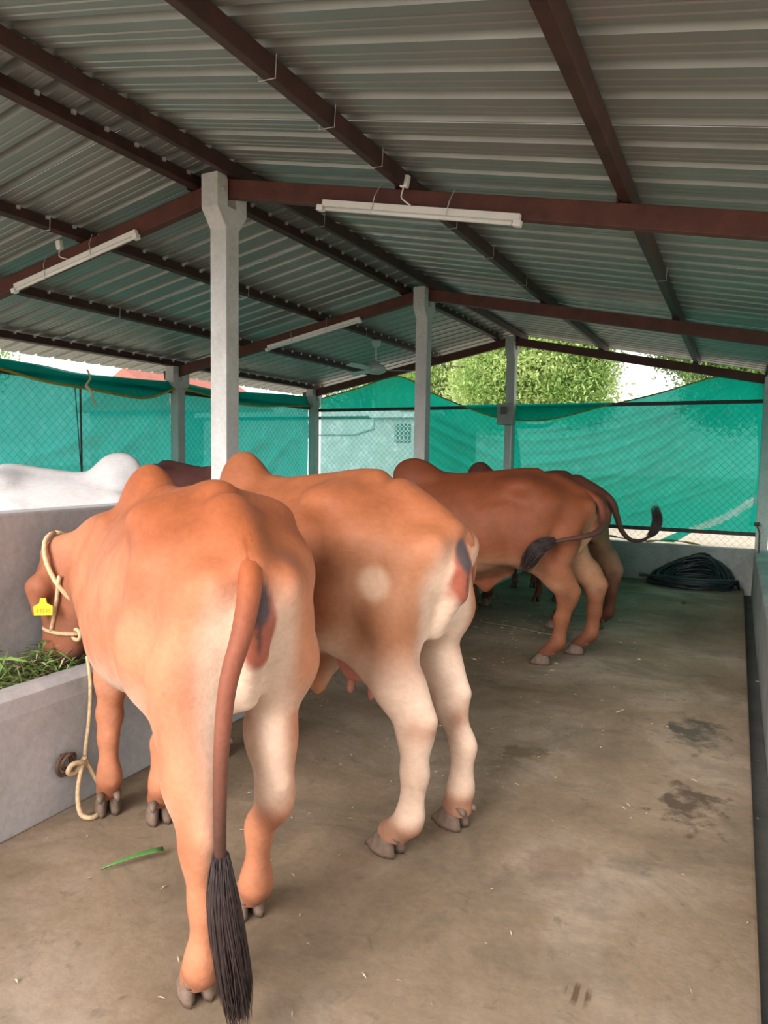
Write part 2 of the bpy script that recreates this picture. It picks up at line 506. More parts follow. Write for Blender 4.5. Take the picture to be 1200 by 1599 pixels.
# ------------------------------------------------------------------ purlins
P_RIGHT = [(-2.675, 'dark purlin just right of the ridge'), (-1.60, 'dark purlin over the middle of the right roof slope with wire loops'),
           (-0.50, 'dark purlin on the right roof slope nearest the right side'), (0.26, 'dark purlin along the right eave')]
P_LEFT = [(-2.975, 'dark purlin just left of the ridge'), (-3.93, 'dark purlin carrying the ceiling fan on the left roof slope'),
          (-4.94, 'dark purlin on the left roof slope above the eave'), (-5.90, 'dark purlin along the left eave with bolt heads')]
for x, lab in P_RIGHT + P_LEFT:
    root = empty('purlin', (x, 0, roof_z(x, Z_PUR)))
    sgn = 1 if x > XC else -1
    upv = Vector((SLOPE * sgn, 0, 1)).normalized()
    MB().bar((0, Y0 + 0.05, 0), (0, Y1 - 0.12, 0), 0.052, 0.070, upv).build('steel_tube', M_PURLIN, root, bevel=0.004)
    # hook-bolt heads along the tube at each sheet rib
    b = MB()
    yy = 0.9
    while yy < 9.6:
        b.box((-0.036 if sgn > 0 else 0.022, yy - 0.010, 0.018), (-0.022 if sgn > 0 else 0.036, yy + 0.010, 0.038))
        yy += 0.2
    hb = b.build('bolt_heads', M_WIRE, root)
    hb['kind'] = 'stuff'
    # galvanised tie-wire loops
    loops = {-1.60: (2.20, 2.62, 3.06, 4.05, 4.75, 5.60, 7.2), -3.93: (3.1, 5.1, 7.3), -2.675: (4.3, 7.5), -0.5: (4.9,), -4.94: (4.6,)}.get(x, ())
    for ly in loops:
        h, w = 0.045, 0.034
        path = [(-w, ly, h), (-w - 0.002, ly + 0.004, -h), (w, ly + 0.010, -h), (w + 0.002, ly + 0.014, h)]
        MB().tube(path, 0.0022, 5).build('tie_wire', M_WIRE, root)
    tag(root, lab, 'purlin', 'dark roof purlins running the length of the shed')

# ------------------------------------------------------------------ corrugated sheets (each sheet a part of the ceiling)
ceil = empty('ceiling', (XC, 0, Z_ROOF))
tag(ceil, 'gabled roof of ribbed galvanised sheets', kind='structure')

def sheet_profile(width=1.0, pitch=0.2):
    """(y, z) profile: flat pans with two stiffeners between raised ribs"""
    pr = []
    n = int(round(width / pitch))
    for i in range(n):
        a = i * pitch
        pr += [(a, 0), (a + 0.040, 0), (a + 0.046, 0.003), (a + 0.054, 0.003), (a + 0.060, 0), (a + 0.088, 0), (a + 0.094, 0.003), (a + 0.102, 0.003), (a + 0.108, 0),
               (a + 0.134, 0), (a + 0.148, 0.034), (a + 0.176, 0.034), (a + 0.190, 0)]
    pr.append((n * pitch, 0))
    return pr

def sheet_mesh(length, sgn):
    pr = sheet_profile()
    vs, fs = [], []
    segs = 4
    for (y, z) in pr:
        for k in range(segs + 1):
            d = length * k / segs
            vs.append((sgn * d, y, z - SLOPE * d))
    m_ = segs + 1
    for i in range(len(pr) - 1):
        for k in range(segs):
            a = i * m_ + k
            fs.append((a, a + 1, a + m_ + 1, a + m_))
    me = bpy.data.meshes.new('roof_sheet')
    me.from_pydata(vs, [], fs)
    me.materials.append(M_SHEET)
    return me

meR, meL = sheet_mesh(3.5, 1), sheet_mesh(3.66, -1)
for side, me in ((1, meR), (-1, meL)):
    y = Y0
    i = 0
    while y < Y1 - 0.05:
        o = bpy.data.objects.new('roof_sheet', me)
        COL.objects.link(o); o.parent = ceil
        o.location = (0.012 * side, y, 0.0015 * (i % 2))
        so = o.modifiers.new('gauge', 'SOLIDIFY'); so.thickness = 0.0012; so.offset = 1
        y += 1.0; i += 1
rc = MB()
for s in (1, -1):
    rc.add([(0, Y0, 0.048), (0, Y1, 0.048), (s * 0.20, Y1, 0.036 - 0.04), (s * 0.20, Y0, 0.036 - 0.04)], [(0, 1, 2, 3)])
rc.build('ridge_cap', M_SHEET, ceil, fix=False)

# ------------------------------------------------------------------ tube lights
def tube_light(x0, x1, y, label, box=True):
    L = math.hypot(x1 - x0, SLOPE * (x1 - x0))
    xm = (x0 + x1) / 2
    sgn = 1 if xm > XC else -1
    root = empty('tube_light', (xm, y - 0.048, roof_z(xm, Z_RAF) - 0.052))
    ang = math.atan(SLOPE) * sgn
    root.rotation_euler = (0, ang, 0)
    MB().box((-L / 2, -0.016, -0.020), (L / 2, 0.016, 0.018)).build('batten', M_TUBE, root, bevel=0.004)
    MB().tube([(-L / 2 + 0.03, -0.012, -0.028), (L / 2 - 0.03, -0.012, -0.028)], 0.012, 10).build('glass_tube', M_TUBE, root, smooth=True)
    for s in (-1, 1):
        MB().box((s * L / 2 - 0.026, -0.024, -0.042), (s * L / 2 + 0.012, 0.014, -0.012)).build('end_cap', M_TUBE, root, bevel=0.003)
    for s in (-0.22, 0.16):
        p = [(s * L, -0.021, -0.044), (s * L + 0.01, -0.025, 0.05), (s * L + 0.012, 0.012, 0.118)]
        MB().tube(p, 0.0025, 5).build('hanging_wire', M_WIRE, root)
    if box:
        MB().box((-0.10, -0.03, 0.10), (-0.06, 0.0, 0.16)).build('connector', M_TUBE, root, bevel=0.004)
        MB().tube(spline([(-0.08, -0.02, 0.10), (-0.075, -0.035, 0.05), (-0.05, -0.03, 0.03), (-0.02, -0.022, 0.015)], 5), 0.004, 6).build('cable', M_TUBE, root, smooth=True)
    return tag(root, label, 'tube light', 'unlit tube lights under the rafters')

tube_light(-2.07, -0.98, ROWS[0], 'long white tube light under the nearest right rafter')
tube_light(-4.58, -3.43, ROWS[0], 'white tube light under the nearest left rafter at the left edge')
tube_light(-4.58, -3.457, ROWS[1], 'white tube light under the middle left rafter beside the fan', box=False)

# ------------------------------------------------------------------ ceiling fan
fan = empty('ceiling_fan', (-3.93, 7.62, 2.50))
tag(fan, 'grey green three-blade ceiling fan hanging from a left purlin', 'ceiling fan')
MB().lathe([(0.0, 0.36), (0.055, 0.355), (0.06, 0.33), (0.035, 0.27), (0.012, 0.26), (0.0, 0.26)]).build('canopy_cup', M_FAN, fan, smooth=True)
MB().tube([(0, 0, 0.08), (0, 0, 0.34)], 0.012, 10).build('rod', M_FAN, fan, smooth=True)
MB().lathe([(0.0, 0.105), (0.045, 0.10), (0.05, 0.07), (0.10, 0.055), (0.125, 0.02), (0.12, -0.02), (0.07, -0.045), (0.0, -0.05)]).build('motor', M_FAN, fan, smooth=True)
for k in range(3):
    a = math.radians(27.5 + 120 * k)
    b = MB()
    prof = [(0.10, 0.030), (0.20, 0.045), (0.32, 0.062), (0.52, 0.060), (0.60, 0.045), (0.605, 0.02)]
    top, bot = [], []
    vs = []
    for r_, w_ in prof:
        for s_ in (-1, 1):
            vs.append((r_, s_ * w_, 0.010 * s_ + 0.002)); 
    for r_, w_ in prof:
        for s_ in (-1, 1):
            vs.append((r_, s_ * w_, 0.010 * s_ - 0.002))
    n = len(prof) * 2
    fs = []
    for i in range(len(prof) - 1):
        fs += [(2 * i, 2 * i + 1, 2 * i + 3, 2 * i + 2), (n + 2 * i, n + 2 * i + 2, n + 2 * i + 3, n + 2 * i + 1),
               (2 * i, 2 * i + 2, n + 2 * i + 2, n + 2 * i), (2 * i + 1, n + 2 * i + 1, n + 2 * i + 3, 2 * i + 3)]
    fs += [(0, n, n + 1, 1), (n - 2, n - 1, 2 * n - 1, 2 * n - 2)]
    b.add(vs, fs)
    o = b.build('blade', M_FAN, fan, bevel=0)
    o.rotation_euler = (0, 0, a)

# ------------------------------------------------------------------ fence rails, chain link, shade nets
def rail(name, p, q, label, w=0.04, h=0.045, grp='dark steel fence rails'):
    root = MB().bar(p, q, w, h).build(name, M_RAIL, bevel=0.003)
    return tag(root, label, 'fence rail', grp)

rail('fence_rail', (-5.82, 9.40, 2.155), (-2.86, 9.40, 2.165), 'dark top rail of the far fence, left of the switch box')
rail('fence_rail', (-2.70, 9.40, 2.165), (0.235, 9.40, 2.185), 'dark top rail of the far fence, right of the switch box')
rail('fence_rail', (-5.82, 9.40, 0.625), (-2.86, 9.40, 0.625), 'dark bottom rail of the far fence, left half behind the cows')
rail('fence_rail', (-2.70, 9.40, 0.625), (0.235, 9.40, 0.625), 'dark bottom rail of the far fence above the kerb near the hose')
rail('fence_rail', (-5.93, 3.42, 2.185), (-5.93, 6.32, 2.185), 'dark top rail of the left fence above the white cow')
rail('fence_rail', (-5.93, 6.48, 2.185), (-5.93, 9.29, 2.185), 'dark top rail of the left fence near the far corner')

def chain_link(name, org, axis, length, z0, z1, label, pitch=0.085):
    """diagonal wires in the plane (axis, z), clipped to the frame"""
    b = MB()
    ax = Vector(axis)
    hgt = z1 - z0
    nrm = ax.cross(Vector((0, 0, 1)))
    r = 0.0012
    def wire(u0, w0, u1, w1, off):
        p = Vector(org) + ax * u0 + Vector((0, 0, w0)) + nrm * off
        q = Vector(org) + ax * u1 + Vector((0, 0, w1)) + nrm * off
        b.tube([p, q], r, 3, cap=False)
    u = -hgt
    while u < length:
        for sg in (1, -1):
            ua, wa, ub, wb = u, 0.0, u + hgt, hgt
            if ua < 0: wa -= ua; ua = 0
            if ub > length: wb -= ub - length; ub = length
            if ub - ua > 0.02:
                if sg > 0: wire(ua, z0 + wa, ub, z0 + wb, 0.002)
                else: wire(ua, z0 + hgt - wa, ub, z0 + hgt - wb, -0.002)
        u += pitch
    o = b.build(name, M_LINK, fix=False)
    return tag(o, label, 'chain-link mesh', kind='stuff')

chain_link('chain_link', (-5.82, 9.36, 0), (1, 0, 0), 2.95, 0.46, 2.15, 'chain-link mesh on the far fence left of the switch box')
chain_link('chain_link', (-2.69, 9.36, 0), (1, 0, 0), 2.88, 0.46, 2.15, 'chain-link mesh on the far fence right of the switch box')
chain_link('chain_link', (-5.885, 3.5, 0), (0, 1, 0), 2.78, 0.46, 2.17, 'chain-link mesh on the left fence above the white cow')
chain_link('chain_link', (-5.885, 6.48, 0), (0, 1, 0), 2.78, 0.46, 2.17, 'chain-link mesh on the left fence near the far corner')

def net_sheet(name, fn_top, z_bot, u0, u1, place, parent, mat, nu=90, nv=34, folds=(), amp=0.02, seed=0):
    rng = np.random.default_rng(seed)
    vs, fs = [], []
    us = np.linspace(u0, u1, nu)
    ph = rng.uniform(0, 6.28, 6)
    for u in us:
        zt = fn_top(u)
        zb = z_bot(u) if callable(z_bot) else z_bot
        for j in range(nv):
            t = j / (nv - 1)
            z = zb + (zt - zb) * t
            d = 0.012 * math.sin(2.1 * u + ph[0]) + 0.008 * math.sin(5.3 * u + 1.7 * z + ph[1]) + 0.006 * math.sin(3.0 * z - 4 * u + ph[2])
            for (ua, za, ub, zb_, sag, wdt, am) in folds:
                # a crease runs from a to b sagging in the middle
                if min(ua, ub) - 0.05 <= u <= max(ua, ub) + 0.05:
                    s = (u - ua) / (ub - ua)
                    zc = za + (zb_ - za) * s - sag * 4 * s * (1 - s)
                    e = (z - zc) / wdt
                    env = math.sin(math.pi * min(1, max(0, s * 0.92 + 0.04))) ** 0.5
                    d += am * env * (math.exp(-e * e) - 0.6 * math.exp(-(e - 1.6) ** 2))
            vs.append(place(u, d, z))
    for i in range(nu - 1):
        for j in range(nv - 1):
            a = i * nv + j
            fs.append((a, a + 1, a + nv + 1, a + nv))
    b = MB(); b.add(vs, fs)
    return b.build(name, mat, parent, smooth=True, fix=False)

def lin(tab):
    xs = [a for a, _ in tab]; zs = [b for _, b in tab]
    dense = spline(np.array(tab), 10)
    return lambda u: float(np.interp(u, dense[:, 0], dense[:, 1]))

# far net: border line dips under the top rail in the middle and climbs to both sides
border = lin([(-5.80, 2.34), (-5.2, 2.47), (-4.5, 2.63), (-3.95, 2.38), (-3.45, 2.18), (-2.95, 2.02), (-2.40, 1.975), (-1.95, 2.05), (-1.5, 2.17), (-0.9, 2.31), (-0.24, 2.49), (0.22, 2.44)])
back_top = lambda u: max(border(u), 2.185)
bn = empty('shade_net', (-2.8, 9.45, 0))
tag(bn, 'green shade net closing the far end of the shed', 'shade net')
pl = lambda u, d, z: (u + 2.8, d, z)
net_sheet('upper_cloth', back_top, 2.14, -5.82, -4.12, pl, bn, M_NET, 60, 10, seed=3)
net_sheet('bleached_cloth', lambda u: 2.138, 0.64, -5.82, -4.12, pl, bn, M_THIN, 60, 40, seed=3, folds=[(-5.7, 1.5, -4.3, 1.75, 0.08, 0.04, 0.03)])['label'] = 'thin bleached net panel'
net_sheet('net_cloth', back_top, 0.64, -4.118, 0.245, pl, bn, M_NET, 160, 70, seed=3, folds=[
    (-2.75, 1.72, -0.35, 2.28, 0.14, 0.035, 0.05), (-2.6, 1.42, -0.15, 2.32, 0.22, 0.045, 0.07), (-1.7, 1.08, -0.1, 2.15, 0.12, 0.04, 0.06), (-1.4, 0.98, 0.0, 1.75, 0.05, 0.035, 0.05), (-1.2, 0.80, 0.1, 1.35, 0.04, 0.03, 0.04), (-2.6, 1.15, -0.9, 1.5, 0.10, 0.04, 0.05),
    (-4.2, 2.05, -2.9, 1.45, 0.02, 0.05, 0.06), (-4.2, 1.8, -2.9, 1.15, 0.03, 0.05, 0.05), (-4.1, 1.4, -3.0, 0.95, 0.02, 0.05, 0.04)])
# folded-over flap in front of the top rail
net_sheet('folded_flap', lambda u: 2.20, lambda u: min(2.195, border(u)), -3.46, -1.46, lambda u, d, z: (u + 2.8, -0.088 - abs(d) * 0.3, z), bn, M_NET, 50, 8, seed=5)
hem = []
for u in np.linspace(-5.80, 0.20, 90):
    off = -0.095 if -3.46 < u < -1.46 else -0.012
    hem.append((u + 2.8, off, border(float(u))))
MB().tube(hem, 0.010, 5).build('hem', M_HEM, bn)
# torn lower hem lying along the kerb
MB().tube([(x + 2.8, -0.07, 0.475 + 0.02 * math.sin(7 * x) + (0.02 if x < -1 else 0)) for x in np.linspace(-1.45, -0.35, 24)], [0.006 + 0.010 * (0.5 + 0.5 * math.sin(k * 1.3)) for k in range(24)], 6).build('loose_hem', M_HEM, bn)
# slanting thin place in the cloth near the hose and a scrap of net hanging below the rail
nc = [c for c in bn.children if c.name.startswith('net_cloth')][0].data
nc.materials.append(M_THIN)
for pf in nc.polygons:
    cx, cz = pf.center.x - 2.8, pf.center.z
    t = (cx + 0.50) / 0.70
    if 0 <= t and abs(cz - (0.62 + 0.42 * t - 0.05 * math.sin(3.0 * t))) < 0.035 + 0.02 * t:
        pf.material_index = 1
MB().add([(-0.86 + 2.8, -0.03, 0.47), (-0.66 + 2.8, -0.03, 0.465), (-0.42 + 2.8, -0.03, 0.63), (-0.56 + 2.8, -0.03, 0.635)], [(0, 1, 2, 3)]).build('net_scrap', M_NET, bn, fix=False)

# left nets, one per bay, each hung over a cable and folded down on the near side
def left_net(y0, y1, top, flap, label, seed):
    root = empty('shade_net', (-5.97, (y0 + y1) / 2, 0))
    ym = (y0 + y1) / 2
    ft, ff = lin(top), lin(flap)
    net_sheet('net_cloth', ft, 0.47, y0, y1, lambda u, d, z: (-abs(d), u - ym, z), root, M_NETR, 90, 44, seed=seed, folds=[(y0 + 0.1, 1.2, y1 - 0.15, 2.05, 0.1, 0.05, 0.05), (y0 + 1.2, 0.9, y1 - 0.05, 1.95, 0.12, 0.05, 0.06), (y0, 1.65, y1, 1.7, 0.05, 0.03, 0.02), (y0, 1.05, y1, 1.1, 0.08, 0.03, 0.03)])
    net_sheet('folded_flap', ft, ff, y0, y1, lambda u, d, z: (0.10 + 0.03 * math.sin(4 * u) - 0.10 * max(0, (z - 2.2) * 6) * 0.5, u - ym, z), root, M_NETR, 70, 8, seed=seed + 1)
    MB().tube([(0.112 + 0.03 * math.sin(4 * u), u - ym, ff(float(u))) for u in np.linspace(y0, y1, 50)], 0.013, 6).build('hem', M_HEM, root)
    return tag(root, label, 'shade net', 'green shade nets on the left fence')

left_net(3.45, 6.36, [(3.45, 2.34), (4.17, 2.30), (4.6, 2.285), (5.0, 2.25), (5.6, 2.27), (6.36, 2.30)], [(3.45, 2.26), (4.17, 2.195), (4.6, 2.13), (5.05, 2.10), (5.6, 2.07), (5.95, 2.085), (6.36, 2.235)],
         'green shade net on the left fence above the white cow, with drooping olive hem', 21)
left_net(6.42, 9.34, [(6.42, 2.30), (7.0, 2.27), (7.8, 2.30), (8.6, 2.34), (9.34, 2.36)], [(6.42, 2.22), (7.0, 2.17), (7.8, 2.12), (8.6, 2.17), (9.34, 2.22)],
         'green shade net on the left fence between the two left columns', 31)
# right side net (seen edge-on beyond the corner post)
rn = empty('shade_net', (0.47, 6.4, 0))
net_sheet('net_cloth', lambda u: 2.36, 0.47, 4.6, 9.36, lambda u, d, z: (abs(d), u - 6.4, z), rn, M_NETR, 80, 24, seed=41)
tag(rn, 'pale green shade net along the right side beyond the corner column', 'shade net')

# thin tie pole with rope knot on the left fence
tp = empty('tie_pole', (-5.86, 4.99, 0.0))
tag(tp, 'thin grey tie pole with a rope knot against the left net', 'pole')
MB().tube([(0, 0, 0.0), (0.0, 0.0, 2.22)], 0.010, 6).build('rod', M_RAIL, tp)
MB().tube([(0.0, 0.05, 0.45), (0.0, -0.07, 2.2)], 0.005, 5).build('wire', M_RAIL, tp)
MB().tube(spline([(0.10, 0.0, 2.28), (0.13, 0.01, 2.2), (0.11, -0.02, 2.12), (0.13, 0.03, 2.06), (0.10, 0.06, 1.99), (0.11, 0.10, 1.93)], 6), [0.010] * 12 + [0.018] * 5 + [0.009] * 14, 6).build('knot', M_ROPE, tp, smooth=True)

# switch box on the far centre column
sb = empty('switch_box', (XC - 0.01, 9.20, 2.05))
tag(sb, 'grey switch box with a dial fixed to the farthest centre column', 'switch box')
MB().box((-0.11, -0.05, -0.135), (0.11, 0.09, 0.135)).build('case', M_BOX, sb, bevel=0.006)
MB().box((-0.035, -0.062, -0.03), (0.035, -0.051, 0.07)).build('window', M_DARK, sb, bevel=0.003)
MB().lathe([(0.0, 0.0), (0.022, 0.0), (0.022, 0.010), (0.0, 0.012)], (0, 0, 0), 14).build('dial', M_TUBE, sb).rotation_euler = (math.pi / 2, 0, 0)
sb.children[-1].location = (0, -0.062, 0.03)
MB().tube([(0.06, 0.06, -0.13), (0.06, 0.06, -1.55)], 0.010, 6).build('conduit', M_TUBE, sb)

# stay rod at the far right corner
sr = empty('stay_rod', (0.262, 8.95, 0.46))
tag(sr, 'thin rusty stay rod standing on the right kerb by the corner column', 'rod')
MB().tube([(0, 0, 0.0), (0, 0.12, 0.22), (-0.03, 0.25, 0.30)], 0.009, 6).build('rod', M_IRON, sr)
MB().tube([(-0.055, 0.25, 0.30), (0.0, 0.26, 0.31)], 0.022, 8).build('bolt', M_IRON, sr)

# ------------------------------------------------------------------ coil of hose in the corner
hs = empty('hose_coil', (-0.42, 8.98, 0.0))
tag(hs, 'heap of coiled dark rubber hose in the far right corner', 'hose')
pts = []
rng = np.random.default_rng(5)
turns = 24
for i in range(turns * 26):
    t = i / 26
    a = 2 * math.pi * t
    k = t / turns
    rx = 0.47 - 0.17 * abs(math.sin(t * 1.31)) * (0.4 + k)
    ry = 0.23 - 0.07 * abs(math.sin(t * 0.9 + 1))
    x = rx * math.cos(a) + 0.04 * math.sin(t * 2.2)
    y = ry * math.sin(a) + 0.02 * math.sin(t * 3.1)
    # rear side leans up against the kerb
    lift = max(0.0, math.sin(a)) * (0.03 + 0.30 * abs(math.sin(math.floor(t + 0.25) * 2.399))) * (0.35 + 0.65 * (0.5 + 0.5 * math.cos(a - 0.2)) )
    z = 0.018 + 0.10 * (k * 2.0 % 1.0) + lift + 0.012 * math.sin(t * 4.4)
    pts.append((x, y, max(0.017, z)))
MB().tube(pts, 0.0155, 8).build('rubber_tube', M_HOSE, hs, smooth=True)
MB().tube(spline([(-0.40, -0.02, 0.06), (-0.48, -0.02, 0.10), (-0.53, -0.02, 0.105)], 5), 0.0155, 8).build('hose_end', M_HOSE, hs, smooth=True)
MB().tube([(-0.52, -0.02, 0.105), (-0.58, -0.02, 0.105)], 0.022, 10).build('connector', M_DARK, hs)

# ================================================================== CATTLE
class Field:
    """signed field on a grid: smooth unions of tapered limbs, ellipsoids and a lofted trunk"""
    def __init__(self, lo, hi, h):
        self.lo = np.array(lo, float); self.h = h
        self.n = np.ceil((np.array(hi) - self.lo) / h).astype(int) + 1
        self.ax = [self.lo[i] + h * np.arange(self.n[i]) for i in range(3)]
        self.V = np.full(self.n, 1.0, np.float32)

    def sub(self, lo, hi):
        s = []
        for i in range(3):
            a = max(0, int((lo[i] - self.lo[i]) / self.h)); b = min(self.n[i], int((hi[i] - self.lo[i]) / self.h) + 2)
            if b <= a: return None
            s.append(slice(a, b))
        X, Y, Z = np.meshgrid(self.ax[0][s[0]], self.ax[1][s[1]], self.ax[2][s[2]], indexing='ij', sparse=True)
        return tuple(s), X, Y, Z

    def union(self, s, d, k):
        a = self.V[s]
        d = d.astype(np.float32)
        hh = np.maximum(k - np.abs(a - d), 0) / k
        self.V[s] = np.minimum(a, d) - hh * hh * k * 0.25

    def cut(self, s, d, k):
        a = self.V[s]; d = (-d).astype(np.float32)
        hh = np.maximum(k - np.abs(a - d), 0) / k
        self.V[s] = np.maximum(a, d) + hh * hh * k * 0.25

    def cone(self, a, b, ra, rb, k=0.05, sy=1.0):
        a, b = np.array(a, float), np.array(b, float)
        m = max(ra, rb) + k + 0.03
        r = self.sub(np.minimum(a, b) - m, np.maximum(a, b) + m)
        if r is None: return
        s, X, Y, Z = r
        ab = b - a
        L2 = ab @ ab + 1e-9
        t = np.clip(((X - a[0]) * ab[0] + (Y - a[1]) * ab[1] + (Z - a[2]) * ab[2]) / L2, 0, 1)
        d = np.sqrt((X - a[0] - t * ab[0]) ** 2 + ((Y - a[1] - t * ab[1]) * sy) ** 2 + (Z - a[2] - t * ab[2]) ** 2) - (ra + (rb - ra) * t)
        self.union(s, d, k)

    def chain(self, pts, k=0.05, sy=1.0):
        for p, q in zip(pts[:-1], pts[1:]):
            self.cone(p[:3], q[:3], p[3], q[3], k, sy)

    def ell(self, c, r, k=0.05, R=None):
        c, r = np.array(c, float), np.array(r, float)
        m = r.max() + k + 0.03
        q = self.sub(c - m, c + m)
        if q is None: return
        s, X, Y, Z = q
        x, y, z = X - c[0], Y - c[1], Z - c[2]
        if R is not None:
            R = np.array(R)
            x, y, z = (R[0, 0] * x + R[0, 1] * y + R[0, 2] * z, R[1, 0] * x + R[1, 1] * y + R[1, 2] * z, R[2, 0] * x + R[2, 1] * y + R[2, 2] * z)
        k0 = np.sqrt((x / r[0]) ** 2 + (y / r[1]) ** 2 + (z / r[2]) ** 2)
        k1 = np.sqrt((x / r[0] ** 2) ** 2 + (y / r[1] ** 2) ** 2 + (z / r[2] ** 2) ** 2) + 1e-6
        self.union(s, k0 * (k0 - 1) / k1, k)

    def trunk(self, xs, top, bot, hw, pear):
        """lofted barrel: profile tables along x"""
        T = lambda tab: np.interp(self.ax[0], *_dense(xs, tab))
        zt, zb, w, pe = T(top), T(bot), T(hw), T(pear)
        X, Y, Z = np.meshgrid(self.ax[0], self.ax[1], self.ax[2], indexing='ij', sparse=True)
        zc = ((zt + zb) / 2)[:, None, None]; hh = ((zt - zb) / 2)[:, None, None]
        w = w[:, None, None]; pe = pe[:, None, None]
        t = np.clip((Z - zc) / hh, -1.3, 1.3)
        ww = w * (1 - pe * t - 0.16 * np.maximum(t - 0.35, 0))
        rho = (np.abs(Y / ww) ** 2.25 + np.abs((Z - zc) / hh) ** 2.25) ** (1 / 2.25)
        d = (rho - 1) * np.minimum(ww, hh)
        x0, x1 = xs[0], xs[-1]
        d = np.maximum(d, np.maximum(x0 - X, X - x1))
        self.union((slice(None),) * 3, d, 0.03)

    def mesh(self, smooth=2):
        V = self.V
        nx, ny, nz_ = V.shape
        ins = V < 0
        c = [(0, 0, 0), (1, 0, 0), (0, 1, 0), (1, 1, 0), (0, 0, 1), (1, 0, 1), (0, 1, 1), (1, 1, 1)]
        sh = (nx - 1, ny - 1, nz_ - 1)
        cnt = np.zeros(sh, np.int8)
        def S(A, o): return A[o[0]:o[0] + sh[0], o[1]:o[1] + sh[1], o[2]:o[2] + sh[2]]
        for o in c: cnt += S(ins, o)
        act = (cnt > 0) & (cnt < 8)
        idx = np.argwhere(act)
        vid = np.full(sh, -1, np.int64)
        vid[act] = np.arange(len(idx))
        acc = np.zeros((len(idx), 3)); num = np.zeros(len(idx))
        edges = [(a, b) for i, a in enumerate(c) for b in c[i + 1:] if sum(abs(p - q) for p, q in zip(a, b)) == 1]
        for a, b in edges:
            va = V[idx[:, 0] + a[0], idx[:, 1] + a[1], idx[:, 2] + a[2]]; vb = V[idx[:, 0] + b[0], idx[:, 1] + b[1], idx[:, 2] + b[2]]
            m = (va < 0) != (vb < 0)
            t = va[m] / (va[m] - vb[m])
            acc[m] += np.array(a) + t[:, None] * (np.array(b) - np.array(a)); num[m] += 1
        P = self.lo + self.h * (idx + acc / num[:, None])
        quads = []
        for ax in range(3):
            u, w = (ax + 1) % 3, (ax + 2) % 3
            o = [0, 0, 0]; o[ax] = 1
            A = ins[:-1] if ax == 0 else ins[:, :-1] if ax == 1 else ins[:, :, :-1]
            B = ins[1:] if ax == 0 else ins[:, 1:] if ax == 1 else ins[:, :, 1:]
            e = np.argwhere(A != B)
            e = e[(e[:, u] > 0) & (e[:, w] > 0) & (e[:, u] < sh[u]) & (e[:, w] < sh[w])]
            def g(du, dw):
                q = e.copy(); q[:, u] -= du; q[:, w] -= dw
                return vid[q[:, 0], q[:, 1], q[:, 2]]
            q = np.stack([g(0, 0), g(1, 0), g(1, 1), g(0, 1)], 1)
            inside = ins[e[:, 0], e[:, 1], e[:, 2]]
            q[~inside] = q[~inside][:, ::-1]
            quads.append(q)
        Q = np.vstack(quads)
        # light smoothing
        E = np.vstack([Q[:, [0, 1]], Q[:, [1, 2]], Q[:, [2, 3]], Q[:, [3, 0]]])
        for _ in range(smooth):
            s = np.zeros_like(P); n = np.zeros(len(P))
            np.add.at(s, E[:, 0], P[E[:, 1]]); np.add.at(n, E[:, 0], 1)
            np.add.at(s, E[:, 1], P[E[:, 0]]); np.add.at(n, E[:, 1], 1)
            P = P * 0.45 + 0.55 * s / np.maximum(n, 1)[:, None]
        a = P[Q[:, 2]] - P[Q[:, 0]]; b = P[Q[:, 3]] - P[Q[:, 1]]
        fn = np.cross(a, b)
        N = np.zeros_like(P)
        for i in range(4): np.add.at(N, Q[:, i], fn)
        N /= np.linalg.norm(N, axis=1)[:, None] + 1e-9
        return P, N, Q


def _dense(xs, tab):
    d = spline(np.array(list(zip(xs, tab))), 12)
    return d[:, 0], d[:, 1]


TX = [-0.345, -0.31, -0.25, -0.17, -0.06, 0.06, 0.20, 0.40, 0.65, 0.88, 1.08, 1.24, 1.34, 1.40]
T_TOP = [1.10, 1.18, 1.25, 1.305, 1.355, 1.395, 1.42, 1.39, 1.365, 1.355, 1.31, 1.21, 1.10, 1.02]
T_BOT = [1.08, 1.02, 0.96, 0.91, 0.86, 0.80, 0.73, 0.645, 0.60, 0.61, 0.65, 0.72, 0.80, 0.92]
T_HW = [0.035, 0.07, 0.11, 0.145, 0.185, 0.22, 0.25, 0.285, 0.305, 0.28, 0.225, 0.175, 0.125, 0.05]
T_PEAR = [0, 0, 0, -0.02, 0.0, 0.06, 0.13, 0.20, 0.22, 0.20, 0.12, 0.05, 0, 0]


